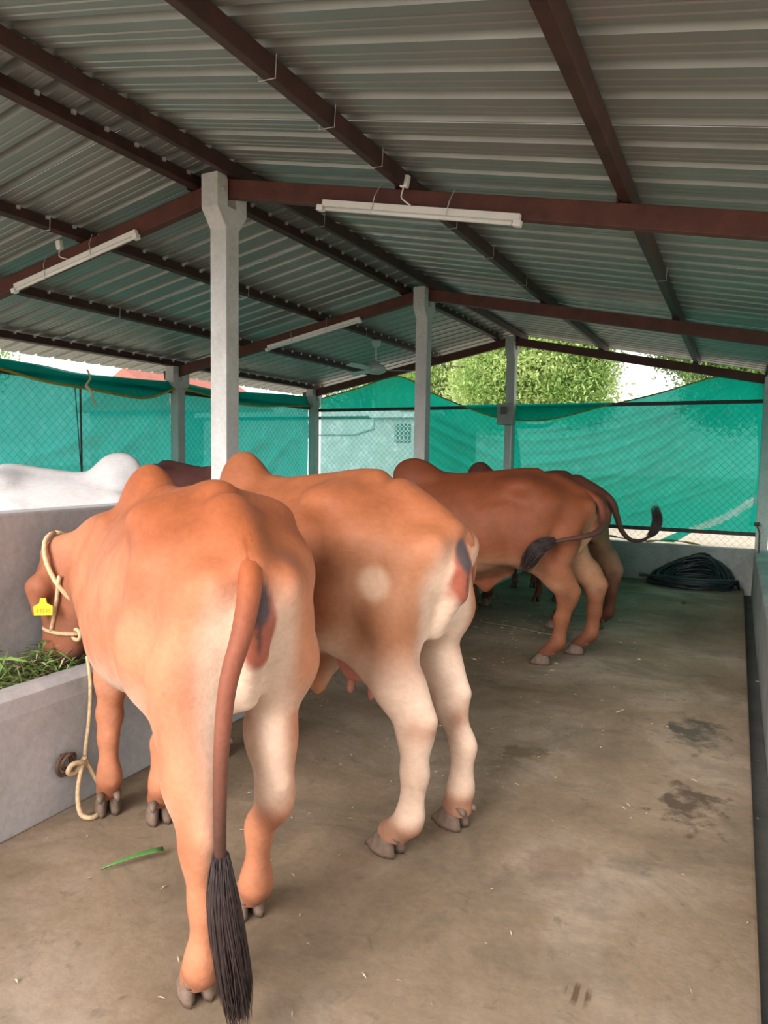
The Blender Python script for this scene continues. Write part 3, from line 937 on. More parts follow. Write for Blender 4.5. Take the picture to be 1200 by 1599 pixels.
def hoof_mesh():
    """cloven hoof: two claws with toes forward (+x) and two dewclaws"""
    b = MB()
    for s in (-1, 1):
        y0 = s * 0.002
        rings = []
        for z, xb, xf, w in ((0.0, -0.055, 0.085, 0.046), (0.018, -0.056, 0.082, 0.047), (0.05, -0.050, 0.055, 0.044), (0.085, -0.042, 0.034, 0.038), (0.10, -0.03, 0.02, 0.028)):
            rg = []
            for k in range(10):
                a = 2 * math.pi * k / 10
                cx, cy = math.cos(a), math.sin(a)
                x = (xb + xf) / 2 + (xf - xb) / 2 * cx
                y = y0 + s * (w / 2) * (1 - 0.55 * max(0, cx) ** 2 * (1 if cy * s > 0 else 0)) * (1 + cy * s) * 1.0
                rg.append((x, y, z))
            rings.append(rg)
        n = 10
        base = len(b.v)
        for rg in rings: b.v += rg
        for i in range(len(rings) - 1):
            for k in range(n):
                a = base + i * n + k; c = base + i * n + (k + 1) % n
                b.f.append((a, c, c + n, a + n))
        b.f.append(tuple(base + k for k in reversed(range(n))))
        b.f.append(tuple(base + (len(rings) - 1) * n + k for k in range(n)))
        # dewclaw
        b.tube([(-0.045, s * 0.028, 0.115), (-0.070, s * 0.030, 0.098), (-0.080, s * 0.031, 0.085)], [0.016, 0.013, 0.005], 7)
    me_o = b.build('hoof', M_HOOF, None, smooth=True)
    return me_o


_HOOF = None


def strands(path, rad, n, length_jit, seed, thick=0.006):
    """tapered locks along a path: one tuft mesh"""
    rng = np.random.default_rng(seed)
    b = MB()
    D = spline(path, 8)
    m = len(D)
    for i in range(n):
        a = rng.uniform(0, 2 * math.pi); q = rng.uniform(0, 1) ** 0.5
        st = int(rng.uniform(0, 0.30) * m); en = int(m * (1 - rng.uniform(0, length_jit)))
        pts, rr = [], []
        ph = rng.uniform(0, 6.28)
        T0 = None
        idxs = np.linspace(st, max(en - 1, st + 3), 9).astype(int)
        for j, ii in enumerate(idxs):
            ii = min(ii, m - 1)
            t = D[min(ii + 1, m - 1)] - D[max(ii - 1, 0)]
            t /= np.linalg.norm(t) + 1e-9
            ref = np.array([1.0, 0.2, 0.1]) if abs(t[0]) < 0.8 else np.array([0, 1.0, 0])
            s = np.cross(t, ref); s /= np.linalg.norm(s); u = np.cross(t, s)
            f = ii / (m - 1)
            R = rad * (0.22 + 0.78 * math.sin(math.pi * min(1, 0.10 + f * 0.78)) ** 0.9) * q
            aa = a + 0.25 * math.sin(3 * f + ph)
            wob = rad * 0.22 * f * f
            pts.append(tuple(D[ii] + (s * (math.cos(aa) * R + wob * math.sin(5 * ph)) + u * (math.sin(aa) * R + wob * math.cos(7 * ph))) ))
            rr.append(thick * (1.0 - 0.85 * (j / 8) ** 2) * min(1.0, 0.25 + j / 2.5))
        b.tube(pts, rr, 4)
    return b


def make_cow(name, label, loc, deg, scale, coat, hooves, poll, hdir, hump_z=1.50, hump_x=1.02, tail=None, tuft=None, tuft_r=0.035, res=0.014, udder=False,
             flap=0.0, leg_pale=0.0, patches=(), group=None, skin=True, belly=0.0, bend=0.0, hump_l=1.0, belly_w=0.0, ears_back=0.0, tuft_n=200, width=1.0, head_up=None):
    """hooves: HL, HR, FL, FR as (x, y); poll: top of head; hdir: direction poll -> muzzle; coat: dict of colours"""
    root = empty(name, (loc[0], loc[1], 0), math.radians(deg), scale)
    tag(root, label, coat.get('cat', 'cow'), group)
    F = Field((-0.62, -0.62, 0.06), (1.95, 0.62, 1.62), res)
    F.trunk(TX, T_TOP, [z - belly * math.exp(-((x - 0.55) / 0.4) ** 2) for x, z in zip(TX, T_BOT)], [w * width + belly_w * math.exp(-((x - 0.5) / 0.3) ** 2) for x, w in zip(TX, T_HW)], T_PEAR)
    # spine ridge, hips, pins, tail head
    F.cone((0.1, 0, 1.395), (0.75, 0, 1.335), 0.035, 0.03, 0.06)
    F.cone((-0.03, 0, 1.345), (-0.29, 0, 1.225), 0.055, 0.042, 0.06)
    for s in (-1, 1):
        F.ell((0.20, s * 0.205 * width, 1.305), (0.09, 0.05, 0.04), 0.16)          # hook bone
        F.ell((-0.265, s * 0.10, 1.16), (0.06, 0.045, 0.06), 0.08)                  # pin bone
        F.ell((0.32, s * 0.245 * width, 0.95), (0.2, 0.06, 0.2), 0.10)           # flank fullness
    # hump
    lean = np.array([[math.cos(0.25), 0, math.sin(0.25)], [0, 1, 0], [-math.sin(0.25), 0, math.cos(0.25)]])
    F.ell((hump_x, 0, hump_z - 0.15), (0.135 * hump_l, 0.085, 0.155), 0.07, lean)
    F.cone((hump_x - 0.24, 0, 1.32), (hump_x, 0, hump_z - 0.15), 0.04, 0.08, 0.08)
    # vulva fold under the tail
    if skin:
        F.ell((-0.322, 0, 1.06), (0.035, 0.042, 0.085), 0.03)
        F.cone((-0.31, 0, 0.98), (-0.20, 0, 0.84), 0.030, 0.045, 0.05)
    # hind legs
    fet = []
    for s, key in ((1, 0), (-1, 1)):
        hx, hy = hooves[key][:2]
        hkx, of = hooves[key][2:] if len(hooves[key]) > 2 else (min(hx - 0.15, -0.195 + 0.15 * (hx + 0.1)), 1.0)
        hk = (hkx, hy * 0.7 + s * 0.17 * 0.3, 0.515)
        stf = (0.15 + 0.35 * (hx + 0.1), s * 0.175, 0.84)
        F.chain([(0.03, s * 0.135, 1.14, 0.150), (stf[0] - 0.05, s * 0.165, 0.92, 0.130), (stf[0], stf[1], 0.82, 0.098)], 0.10)
        F.chain([(-0.165, s * 0.105, 1.10, 0.105), (-0.125 + 0.2 * (hx + 0.1), s * 0.14, 0.90, 0.105), (hk[0] + 0.11, hk[1] + s * 0.005, 0.69, 0.070)], 0.07)
        F.chain([(stf[0] - 0.03, stf[1], 0.82, 0.098), (hk[0] + 0.10, hk[1] + s * 0.01, 0.64, 0.084), (hk[0] + 0.03, hk[1], 0.535, 0.070)], 0.07, 1.35)
        F.chain([(hk[0] + 0.05, hk[1], 0.66, 0.046), (hk[0] - 0.030, hk[1], 0.56, 0.036)], 0.05, 1.2)           # point of hock
        F.ell((hk[0] + 0.035, hk[1], 0.49), (0.068, 0.046, 0.080), 0.05)
        F.chain([(hk[0] + 0.03, hk[1], 0.49, 0.062), (hx - 0.122 * of, hy * 0.9 + hk[1] * 0.1, 0.35, 0.053), (hx - 0.108 * of, hy, 0.20, 0.050)], 0.04, 1.35)
        F.chain([(hx - 0.106 * of, hy, 0.19, 0.050), (hx - 0.096 * of, hy, 0.155, 0.052), (hx - 0.045 * of, hy, 0.105, 0.046), (hx - 0.025, hy, 0.080, 0.046), (hx + 0.005, hy, 0.080, 0.040)], 0.03, 1.05)
        fet.append((hx, hy))
    # front legs
    for s, key in ((1, 2), (-1, 3)):
        hx, hy = hooves[key]
        el = (0.98 + 0.15 * (hx - 1.05), s * 0.175, 0.80)
        kn = (hx + 0.005, hy * 0.75 + s * 0.15 * 0.25, 0.425)
        F.ell((1.07, s * 0.165 * width, 1.02), (0.14, 0.060, 0.22), 0.10, np.array([[0.95, 0, -0.30], [0, 1, 0], [0.30, 0, 0.95]]))
        F.chain([(1.18, s * 0.17, 0.95, 0.115), (el[0] + 0.03, el[1], 0.80, 0.100)], 0.10)
        F.chain([(el[0] + 0.03, el[1], 0.80, 0.098), (kn[0] - 0.015, kn[1] * 0.7 + el[1] * 0.3, 0.58, 0.062), (kn[0], kn[1], 0.44, 0.052)], 0.06, 1.1)
        F.ell((kn[0] + 0.008, kn[1], 0.42), (0.054, 0.047, 0.068), 0.03)
        F.chain([(kn[0], kn[1], 0.41, 0.054), (hx - 0.010, hy * 0.9 + kn[1] * 0.1, 0.33, 0.046), (hx - 0.020, hy, 0.20, 0.045)], 0.03, 1.2)
        F.chain([(hx - 0.025, hy, 0.19, 0.046), (hx - 0.025, hy, 0.155, 0.049), (hx, hy, 0.10, 0.043), (hx + 0.010, hy, 0.088, 0.044)], 0.03, 1.08)
        fet.append((hx, hy))
    # neck and dewlap
    p = np.array(poll, float); d = np.array(hdir, float); d /= np.linalg.norm(d)
    nb = np.array([1.08, 0, 1.10])
    mid = nb * 0.45 + p * 0.55 + np.array([0.0, 0, 0.01])
    F.chain([(*nb, 0.195), (*mid, 0.145), (*(p - np.array([0.02, 0, 0.03])), 0.110)], 0.08, 1.6)
    F.chain([(1.26, 0, 0.92, 0.15), (*(mid + np.array([0.02, 0, -0.13])), 0.115), (*(p + d * 0.14 - np.array([0.06, 0, 0.0])), 0.075)], 0.08, 1.6)
    F.chain([(1.18, 0, 0.70, 0.085), (1.34, p[1] * 0.2, 0.74, 0.10), (*(mid * 0.6 + np.array([1.36, 0, 0.80]) * 0.4 + np.array([0, 0, -0.16])), 0.09), (*(p + d * 0.18 - np.array([0.08, 0, 0.02])), 0.05)], 0.06, 3.6)
    # head frame: d along the face, up = forehead side, lat = sideways
    upg = np.array(head_up if head_up is not None else (p - nb) * np.array([1, 1, 0]) + np.array([0.02, 0, 0.25]))
    up = upg - d * (upg @ d); up /= np.linalg.norm(up)
    lat = np.cross(up, d)
    H = lambda a, b_, c: p + d * a + lat * b_ + up * c
    F.chain([(*H(-0.01, 0, 0), 0.092), (*H(0.10, 0, 0.012), 0.098), (*H(0.24, 0, 0.005), 0.080), (*H(0.38, 0, -0.005), 0.066), (*H(0.45, 0, -0.012), 0.070)], 0.06)
    F.chain([(*H(0.10, 0, -0.085), 0.085), (*H(0.24, 0, -0.070), 0.066), (*H(0.42, 0, -0.045), 0.048)], 0.06)
    for s in (-1, 1):
        F.cone(H(0.13, s * 0.075, 0.035), H(0.17, s * 0.085, 0.03), 0.036, 0.030, 0.05)              # brow
        F.cone(H(0.0, s * 0.07, 0.01), H(-0.02, s * 0.085, 0.02), 0.030, 0.020, 0.04)                # horn bud
        F.ell(H(0.465, s * 0.035, 0.020), (0.030, 0.028, 0.028), 0.04)                              # nostril wing
        # ear: drooping leaf
        e0, e1, e2 = H(0.045, s * 0.090, -0.03), H(0.125, s * 0.150, -0.045), H(0.235, s * 0.160, -0.055)
        F.chain([(*e0, 0.032), (*e1, 0.048), (*e2, 0.020)], 0.03, 1.0)
    if flap:
        F.chain([(0.30, 0, 0.66, 0.06), (0.46, 0, 0.60 - flap, 0.06), (0.62, 0, 0.62 - flap * 0.35, 0.05), (0.95, 0, 0.62, 0.05)], 0.06, 3.0)
        F.ell((0.46, 0, 0.565 - flap), (0.045, 0.022, 0.06), 0.04)
    P, N, Q = F.mesh(2)
    # ---------------- coat colours by anatomical place: pigment, plus roof shade put into the back
    x, y, z = P[:, 0], np.abs(P[:, 1]), P[:, 2]
    C = np.tile(np.array(coat['base']), (len(P), 1))
    def blend(mask, col):
        nonlocal C
        mm = np.clip(mask, 0, 1)[:, None]
        C = C * (1 - mm) + np.array(col) * mm
    blend(0.9 * sstep(1.02, 1.34, z) * sstep(1.45, 1.1, x), coat['top'])  # upper back: coat tone, widened and deepened to carry the shade under the roof
    blend(0.6 * sstep(0.75, 1.15, x) * sstep(0.9, 1.2, x) * sstep(1.3, 0.9, z) * coat.get('fore', 0.0), coat['top'])
    blend(0.85 * sstep(0.05, -0.75, N[:, 2]) * sstep(0.95, 0.70, z) * sstep(0.5, 0.62, z), coat['pale'])
    inner = sstep(0.19, 0.07, y) * sstep(0.18, -0.05, x) * sstep(1.12, 0.95, z) * sstep(0.42, 0.55, z)
    blend(0.95 * inner, coat['pale'])
    blend(coat.get('rear', 0.7) * sstep(-0.25, -0.85, N[:, 0]) * sstep(0.17, 0.09, y) * sstep(0.1, -0.05, x) * sstep(0.60, 0.75, z) * sstep(1.22, 1.06, z), coat['pale'])
    if leg_pale:
        blend(leg_pale * sstep(0.86, 0.62, z) * sstep(0.42, 0.25, x + 0.25 * (z - 0.6)) , coat['pale'])
        blend(leg_pale * 0.6 * sstep(0.62, 0.45, z) * sstep(0.7, 0.85, x), coat['pale'])
        blend(0.5 * sstep(0.20, 0.13, z), coat['base'])
    # scuffed brown fronts of hocks and knees
    for hx, hy in fet[:2]:
        sd = 1 if hy > 0 else -1
        blend(0.75 * np.exp(-(((x - (hx - 0.03)) / 0.035) ** 2 + ((z - 0.46) / 0.045) ** 2)) * (P[:, 1] * sd > 0), coat['smudge'])
        blend(0.55 * np.exp(-(((x - (hx - 0.15)) / 0.04) ** 2 + ((z - 0.52) / 0.04) ** 2)), coat['smudge'])
    for hx, hy in fet[2:]:
        blend(0.5 * np.exp(-(((x - (hx + 0.05)) / 0.04) ** 2 + ((z - 0.45) / 0.06) ** 2)), coat['smudge'])
    blend(0.55 * sstep(0.17, 0.12, z), coat['smudge'])
    if skin:
        e = np.sqrt((y / 0.060) ** 2 + ((z - 1.075) / 0.135) ** 2)
        blend(sstep(1.05, 0.75, e) * sstep(-0.18, -0.24, x), (0.30, 0.085, 0.050))
        ed = np.sqrt(((P[:, 1] + 0.0) / 0.040) ** 2 + ((z - 1.135) / 0.07) ** 2)
        blend(0.95 * sstep(1.1, 0.7, ed) * sstep(-0.2, -0.26, x), (0.055, 0.045, 0.048))
        blend(0.8 * sstep(0.010, 0.004, y) * sstep(1.12, 1.08, z) * sstep(0.98, 1.02, z) * sstep(-0.25, -0.3, x), (0.07, 0.035, 0.03))
    hv = P - p
    along = hv @ d
    near = np.linalg.norm(hv - along[:, None] * d, axis=1)
    blend(0.75 * sstep(-0.12, 0.05, along) * sstep(0.34, 0.22, near) * (x > 1.1), coat['face'])
    blend(0.9 * sstep(0.40, 0.45, along) * sstep(0.3, 0.15, near) * (x > 1.1), coat['muzzle'])
    for (cx, cy, cz, r0, col, amt, soft) in patches:
        dd = np.sqrt((x - cx) ** 2 + (P[:, 1] - cy) ** 2 + (z - cz) ** 2) / r0
        blend(amt * sstep(1 + soft, 1 - soft, dd), col)
    warp = lambda q: (q[0], q[1] + bend * max(0.0, q[0] - 0.1) ** 2, q[2])
    P[:, 1] += bend * np.maximum(0, P[:, 0] - 0.1) ** 2
    me = bpy.data.meshes.new('body')
    me.from_pydata(P.tolist(), [], Q.tolist())
    me.polygons.foreach_set('use_smooth', np.ones(len(Q), bool))
    at = me.color_attributes.new('coat', 'FLOAT_COLOR', 'POINT')
    at.data.foreach_set('color', np.hstack([C, np.ones((len(C), 1))]).astype(np.float32).ravel())
    me.materials.append(M_COATW if coat is WHITE else M_COAT)
    body = bpy.data.objects.new('body', me)
    COL.objects.link(body); body.parent = root
    # hooves
    global _HOOF
    for i, (hx, hy) in enumerate(fet):
        if _HOOF is None:
            _HOOF = hoof_mesh(); o = _HOOF
        else:
            o = bpy.data.objects.new('hoof', _HOOF.data); COL.objects.link(o)
        o.parent = root; o.location = warp((hx + 0.005, hy, 0.002))
        o.scale = (1.08, 1.12, 0.9)
    # eyes
    for s in (-1, 1):
        b = MB(); c = warp(H(0.155, s * 0.100, 0.022))
        b.lathe([(0.0, -0.018), (0.013, -0.012), (0.018, 0), (0.013, 0.012), (0, 0.018)], c, 10)
        b.build('eye', M_EYE, body, smooth=True)
    # tail
    if tail is not None:
        D = spline(tail, 8)
        n = len(D)
        rr = [0.025 * (1 - t) ** 1.6 + 0.014 + 0.006 * (1 - t) for t in np.linspace(0, 1, n)]
        b = MB().tube([tuple(q) for q in D], rr, 10)
        t_o = b.build('tail', M_COAT, root, smooth=True)
        at = t_o.data.color_attributes.new('coat', 'FLOAT_COLOR', 'POINT')
        nv = len(t_o.data.vertices)
        co = np.empty(nv * 3); t_o.data.vertices.foreach_get('co', co); co = co.reshape(-1, 3)
        dist = ((co[:, None, :] - D[None]) ** 2).sum(2).argmin(1) / (n - 1)
        m = sstep(0.45, 1.0, dist)[:, None]
        m0 = sstep(0.20, 0.52, dist)[:, None]
        cc = (np.array(coat['top']) * (1 - m0) + np.array(coat['tail']) * m0) * (1 - m) + np.array((0.07, 0.035, 0.025)) * m
        at.data.foreach_set('color', np.hstack([cc, np.ones((nv, 1))]).astype(np.float32).ravel())
        tf = strands(tuft, tuft_r, tuft_n, 0.5, 3 + len(name), 0.0026).build('tail_tuft', M_HAIR, t_o, smooth=True, fix=False)
        tf['label'] = 'dark hair tuft'
    if udder:
        ux, uz = udder
        Fu = Field((ux - 0.25, -0.25, uz - 0.16), (ux + 0.25, 0.25, uz + 0.30), 0.010)
        Fu.ell((ux, 0, uz + 0.12), (0.16, 0.125, 0.12), 0.05)
        for sx in (-0.06, 0.05):
            for sy in (-0.05, 0.05):
                Fu.ell((ux + sx, sy, uz + 0.06), (0.06, 0.05, 0.07), 0.05)
        Pu, Nu, Qu = Fu.mesh(2)
        uo = MB().add(Pu.tolist(), Qu.tolist()).build('udder', M_UDDER, root, smooth=True, fix=False)
        for sx in (-0.07, 0.05):
            for sy in (-0.055, 0.055):
                MB().tube([(ux + sx, sy, uz + 0.02), (ux + sx + 0.003, sy * 1.06, uz - 0.03), (ux + sx + 0.004, sy * 1.1, uz - 0.055), (ux + sx + 0.004, sy * 1.1, uz - 0.065)], [0.020, 0.017, 0.014, 0.006], 9).build('teat', M_UDDER, uo, smooth=True)
    root['_head'] = [float(v) for v in np.concatenate([p, d, lat, up])]
    return root


TAN = dict(base=(0.45, 0.180, 0.092), top=(0.285, 0.074, 0.021), pale=(0.66, 0.48, 0.36), face=(0.30, 0.105, 0.055), muzzle=(0.07, 0.04, 0.035), smudge=(0.24, 0.085, 0.04), tail=(0.24, 0.075, 0.04))
FAWN = dict(base=(0.36, 0.150, 0.070), top=(0.26, 0.078, 0.028), pale=(0.66, 0.49, 0.37), face=(0.30, 0.105, 0.055), muzzle=(0.07, 0.04, 0.035), smudge=(0.27, 0.105, 0.05), tail=(0.34, 0.13, 0.07))
RED = dict(base=(0.22, 0.066, 0.026), top=(0.18, 0.046, 0.016), pale=(0.46, 0.25, 0.14), face=(0.19, 0.06, 0.03), muzzle=(0.05, 0.03, 0.025), smudge=(0.10, 0.035, 0.022), tail=(0.075, 0.032, 0.022))
DARK = dict(base=(0.16, 0.055, 0.030), top=(0.11, 0.038, 0.024), pale=(0.30, 0.155, 0.09), face=(0.09, 0.03, 0.02), muzzle=(0.04, 0.02, 0.02), smudge=(0.06, 0.024, 0.018), tail=(0.13, 0.055, 0.032))
WHITE = dict(base=(0.50, 0.475, 0.46), top=(0.53, 0.51, 0.505), pale=(0.66, 0.62, 0.60), face=(0.50, 0.46, 0.44), muzzle=(0.10, 0.09, 0.09), smudge=(0.42, 0.36, 0.32), tail=(0.58, 0.55, 0.52))
MAROON = dict(base=(0.155, 0.060, 0.048), top=(0.125, 0.042, 0.036), pale=(0.26, 0.14, 0.10), face=(0.10, 0.035, 0.025), muzzle=(0.04, 0.02, 0.02), smudge=(0.07, 0.03, 0.02), tail=(0.12, 0.05, 0.04))
CALF = dict(base=(0.22, 0.065, 0.038), top=(0.19, 0.055, 0.03), pale=(0.40, 0.24, 0.15), face=(0.16, 0.05, 0.03), muzzle=(0.05, 0.03, 0.025), smudge=(0.34, 0.21, 0.13), tail=(0.16, 0.05, 0.03), cat='calf')

HERD = 'cattle tethered at the manger'
cowA = make_cow('cow', 'tan cow nearest the camera with hanging dark-tipped tail and yellow ear tag', (-1.354, 1.675), 142.0, 0.98, TAN,
                [(-0.22, 0.14), (0.075, -0.085), (0.96, 0.205), (0.80, 0.045)], (1.395, 0.235, 1.035), (0.03, 0.06, -1.0), hump_z=1.47, hump_x=1.03, bend=0.11, belly_w=0.05,
                tail=[(-0.04, 0.0, 1.335), (-0.19, 0.0, 1.288), (-0.325, 0.015, 1.20), (-0.40, 0.055, 1.08), (-0.43, 0.10, 0.95), (-0.445, 0.12, 0.78), (-0.45, 0.125, 0.60), (-0.445, 0.12, 0.46)],
                tuft=[(-0.447, 0.122, 0.53), (-0.445, 0.118, 0.42), (-0.44, 0.10, 0.28), (-0.435, 0.08, 0.14), (-0.43, 0.068, 0.03)], tuft_r=0.044, tuft_n=900, res=0.012, group=HERD, belly=0.02, head_up=(0.9, 0.25, 0.1))
cowB = make_cow('cow', 'fawn cow with pale legs and pink udder standing second from the camera', (-1.20, 2.522), 163.3, 1.0, FAWN,
                [(-0.145, 0.17), (-0.205, -0.155, -0.20, 0.3), (1.03, 0.15), (0.98, -0.15)], (1.48, 0.02, 1.10), (0.10, 0, -1.0), hump_z=1.50,
                tail=[(-0.04, 0.0, 1.335), (-0.19, 0.0, 1.288), (-0.295, -0.05, 1.20), (-0.27, -0.13, 1.10), (-0.20, -0.225, 1.0), (-0.12, -0.27, 0.85), (-0.09, -0.285, 0.72)],
                tuft=[(-0.095, -0.285, 0.78), (-0.085, -0.285, 0.68), (-0.08, -0.28, 0.58), (-0.08, -0.28, 0.50)], res=0.012, udder=(0.13, 0.575), flap=0.085, leg_pale=0.85, group=HERD,
                patches=[(-0.10, 0.25, 0.99, 0.17, (0.24, 0.12, 0.065), 0.5, 0.6), (-0.115, 0.25, 1.03, 0.062, (0.52, 0.36, 0.25), 0.8, 0.4), (0.40, 0.25, 1.15, 0.28, (0.30, 0.09, 0.03), 0.5, 0.7)])
cowC = make_cow('cow', 'red brown cow in side view with dark tail switching across its flank', (-1.22, 5.195), 193.0, 0.985, RED,
                [(0.01, 0.16), (-0.24, -0.19), (1.03, 0.15), (0.98, -0.15)], (1.48, 0, 1.10), (0.10, 0, -1.0), hump_z=1.49, hump_l=1.4,
                tail=[(-0.04, 0.0, 1.335), (-0.19, 0.0, 1.288), (-0.34, 0.03, 1.20), (-0.38, 0.10, 1.06), (-0.33, 0.24, 1.00), (-0.22, 0.33, 0.97), (-0.09, 0.36, 0.945), (0.02, 0.365, 0.915)],
                tuft=[(-0.05, 0.362, 0.94), (0.03, 0.368, 0.912), (0.09, 0.37, 0.86), (0.135, 0.37, 0.78), (0.165, 0.37, 0.69)], tuft_r=0.060, tuft_n=600, res=0.015, flap=0.03, group=HERD, leg_pale=0.15)
cowD = make_cow('cow', 'dark brown cow behind the red one with its tail flicked up at the right', (-1.278, 6.342), 167.5, 0.96, DARK,
                [(0.05, 0.20), (-0.24, -0.06), (1.01, 0.09), (1.03, -0.22)], (1.40, 0, 1.10), (0.10, 0, -1.0), hump_z=1.50,
                tail=[(-0.04, 0.0, 1.335), (-0.19, 0.0, 1.288), (-0.35, 0.0, 1.18), (-0.40, -0.02, 1.04), (-0.44, -0.04, 0.92), (-0.50, -0.10, 0.84), (-0.57, -0.20, 0.83), (-0.62, -0.30, 0.88)],
                tuft=[(-0.60, -0.26, 0.86), (-0.63, -0.32, 0.91), (-0.65, -0.34, 1.0), (-0.645, -0.31, 1.09), (-0.63, -0.26, 1.16)], tuft_r=0.045, tuft_n=420, res=0.016, group=HERD)
calf = make_cow('calf', 'small red calf half hidden behind the red brown cow', (-1.76, 7.34), 122, 0.70, CALF,
                [(-0.10, 0.14), (-0.12, -0.15), (1.03, 0.15), (0.98, -0.15)], (1.45, 0, 1.28), (0.55, 0, -0.9), hump_z=1.44,
                tail=[(-0.04, 0.0, 1.335), (-0.19, 0.0, 1.288), (-0.38, 0.0, 1.20), (-0.40, 0.0, 1.0), (-0.40, 0.0, 0.8)], tuft=[(-0.40, 0, 0.86), (-0.40, 0, 0.7), (-0.40, 0, 0.52)], res=0.022, group=None, skin=False, tuft_n=40)
cowW = make_cow('cow', 'white cow standing beyond the manger partition at the left', (-4.83, 3.33), 17, 0.965, WHITE,
                [(-0.10, 0.16), (-0.15, -0.16), (1.03, 0.15), (0.98, -0.15)], (1.42, 0, 1.00), (0.10, 0, -1.0), hump_z=1.53, hump_l=1.4,
                tail=[(-0.04, 0.0, 1.335), (-0.19, 0.0, 1.288), (-0.38, 0.0, 1.20), (-0.40, 0.0, 1.0), (-0.40, 0.0, 0.75)], tuft=[(-0.40, 0, 0.82), (-0.40, 0, 0.66), (-0.40, 0, 0.45)], res=0.017, group=HERD, tuft_n=40)
cowG = make_cow('cow', 'dark maroon cow beyond the partition between the white cow and the near column', (-5.0, 5.15), -12, 0.98, MAROON,
                [(-0.10, 0.16), (-0.15, -0.16), (1.03, 0.15), (0.98, -0.15)], (1.42, 0, 1.02), (0.10, 0, -1.0), hump_z=1.50,
                tail=[(-0.04, 0.0, 1.335), (-0.19, 0.0, 1.288), (-0.38, 0.0, 1.20), (-0.40, 0.0, 1.0), (-0.40, 0.0, 0.75)], tuft=[(-0.40, 0, 0.82), (-0.40, 0, 0.66), (-0.40, 0, 0.45)], res=0.018, group=HERD, tuft_n=40)

# ---------------------------------------------------------------- ear tag, halter and tether of the nearest cow
def cow_point(root, q):
    a = root.rotation_euler.z; s = root.scale[0]
    return Vector((root.location.x + s * (q[0] * math.cos(a) - q[1] * math.sin(a)), root.location.y + s * (q[0] * math.sin(a) + q[1] * math.cos(a)), s * q[2]))

hd = list(cowA['_head'])
hp, hdv, hl, hu = (np.array(hd[i:i + 3]) for i in (0, 3, 6, 9))
HA = lambda a, b_, c: tuple(hp + hdv * a + hl * b_ + hu * c)
for c in (cowA, cowB, cowC, cowD, calf, cowW, cowG): del c['_head']
warpA = lambda q: (q[0], q[1] + 0.11 * max(0.0, q[0] - 0.1) ** 2, q[2])
side = 1 if (hl @ np.array([0, 1.0, 0])) > 0 else -1      # the cow's left side
tg = empty('ear_tag', warpA(HA(0.20, side * 0.165, -0.115)))
tg.parent = cowA
tag(tg, 'yellow ear tag')
outl = [(-0.012, 0.042), (0.012, 0.042), (0.016, 0.020), (0.040, 0.006), (0.038, -0.034), (-0.038, -0.034), (-0.040, 0.006), (-0.016, 0.020)]
pb = MB().prism([(a, b_) for a, b_ in outl], 'x', -0.003, 0.003)
pb.build('plate', M_TAG, tg, bevel=0.0015)
for k in range(5):
    MB().box((-0.0042, -0.028 + k * 0.012, -0.020), (-0.0031, -0.022 + k * 0.012, -0.004)).build('digit_mark', M_TAGMARK, tg)
tg.rotation_euler = (0, 0, math.radians(-15))

def ring_pts(c, ax, ra, rb, up, n=26, a0=0, a1=2 * math.pi):
    ax = Vector(ax).normalized(); u = (Vector(up) - ax * ax.dot(Vector(up))).normalized(); v = ax.cross(u)
    return [Vector(c) + u * (ra * math.cos(a)) + v * (rb * math.sin(a)) for a in np.linspace(a0, a1, n)]

hr = empty('halter_rope', cow_point(cowA, warpA(hp)))
tag(hr, 'pale jute halter rope around the head and neck of the nearest cow', 'rope')
inv = hr.location
def wpt(q): return tuple(cow_point(cowA, warpA(q)) - inv)
nb_ = np.array([1.08, 0, 1.14])
ncen = hp * 0.86 + nb_ * 0.14 + np.array([0.01, 0.01, -0.07])
loop = ring_pts(ncen, hp - nb_ + np.array([0, 0, -0.12]), 0.190, 0.150, (0, 0, 1), 30)
MB().tube([wpt(q) for q in loop], 0.011, 8).build('neck_loop', M_ROPE, hr, smooth=True)
nose = ring_pts(HA(0.33, 0, -0.03), hdv, 0.098, 0.088, hu, 26)
MB().tube([wpt(q) for q in nose], 0.0085, 8).build('nose_loop', M_ROPE, hr, smooth=True)
MB().tube([wpt(q) for q in spline([HA(0.33, -side * 0.085, -0.05), HA(0.2, -side * 0.10, -0.10), HA(0.06, -side * 0.12, -0.12)], 6)], 0.0085, 8).build('cheek_rope', M_ROPE, hr, smooth=True)
MB().tube([wpt(q) for q in spline([HA(0.33, side * 0.085, -0.05), HA(0.2, side * 0.10, -0.10), HA(0.06, side * 0.11, -0.13)], 6)], 0.0085, 8).build('cheek_rope', M_ROPE, hr, smooth=True)
MB().tube([wpt(q) for q in ring_pts(HA(0.33, side * 0.02, -0.135), hl, 0.03, 0.024, hu, 16)], 0.009, 7).build('knot', M_ROPE, hr, smooth=True)

# iron ring in the manger wall
ir = empty('tether_ring', (-2.446, 1.955, 0.20))
tag(ir, 'rusty iron tether ring fixed low on the manger wall', 'ring')
MB().tube([(-0.03, 0, 0.03), (0.02, 0, 0.03)], 0.012, 8).build('eye_bolt', M_IRON, ir)
MB().tube([(0.022, -0.005 + 0.035 * math.cos(a), 0.0 + 0.042 * math.sin(a)) for a in np.linspace(0, 2 * math.pi, 22)], 0.0085, 7, cap=False).build('ring', M_IRON, ir, smooth=True)
MB().tube([(0.030 + 0.012 * math.sin(a), 0.010 + 0.03 * math.cos(a), 0.012 + 0.034 * math.sin(a)) for a in np.linspace(0, 2 * math.pi, 22)], 0.0075, 7, cap=False).build('link', M_IRON, ir, smooth=True)

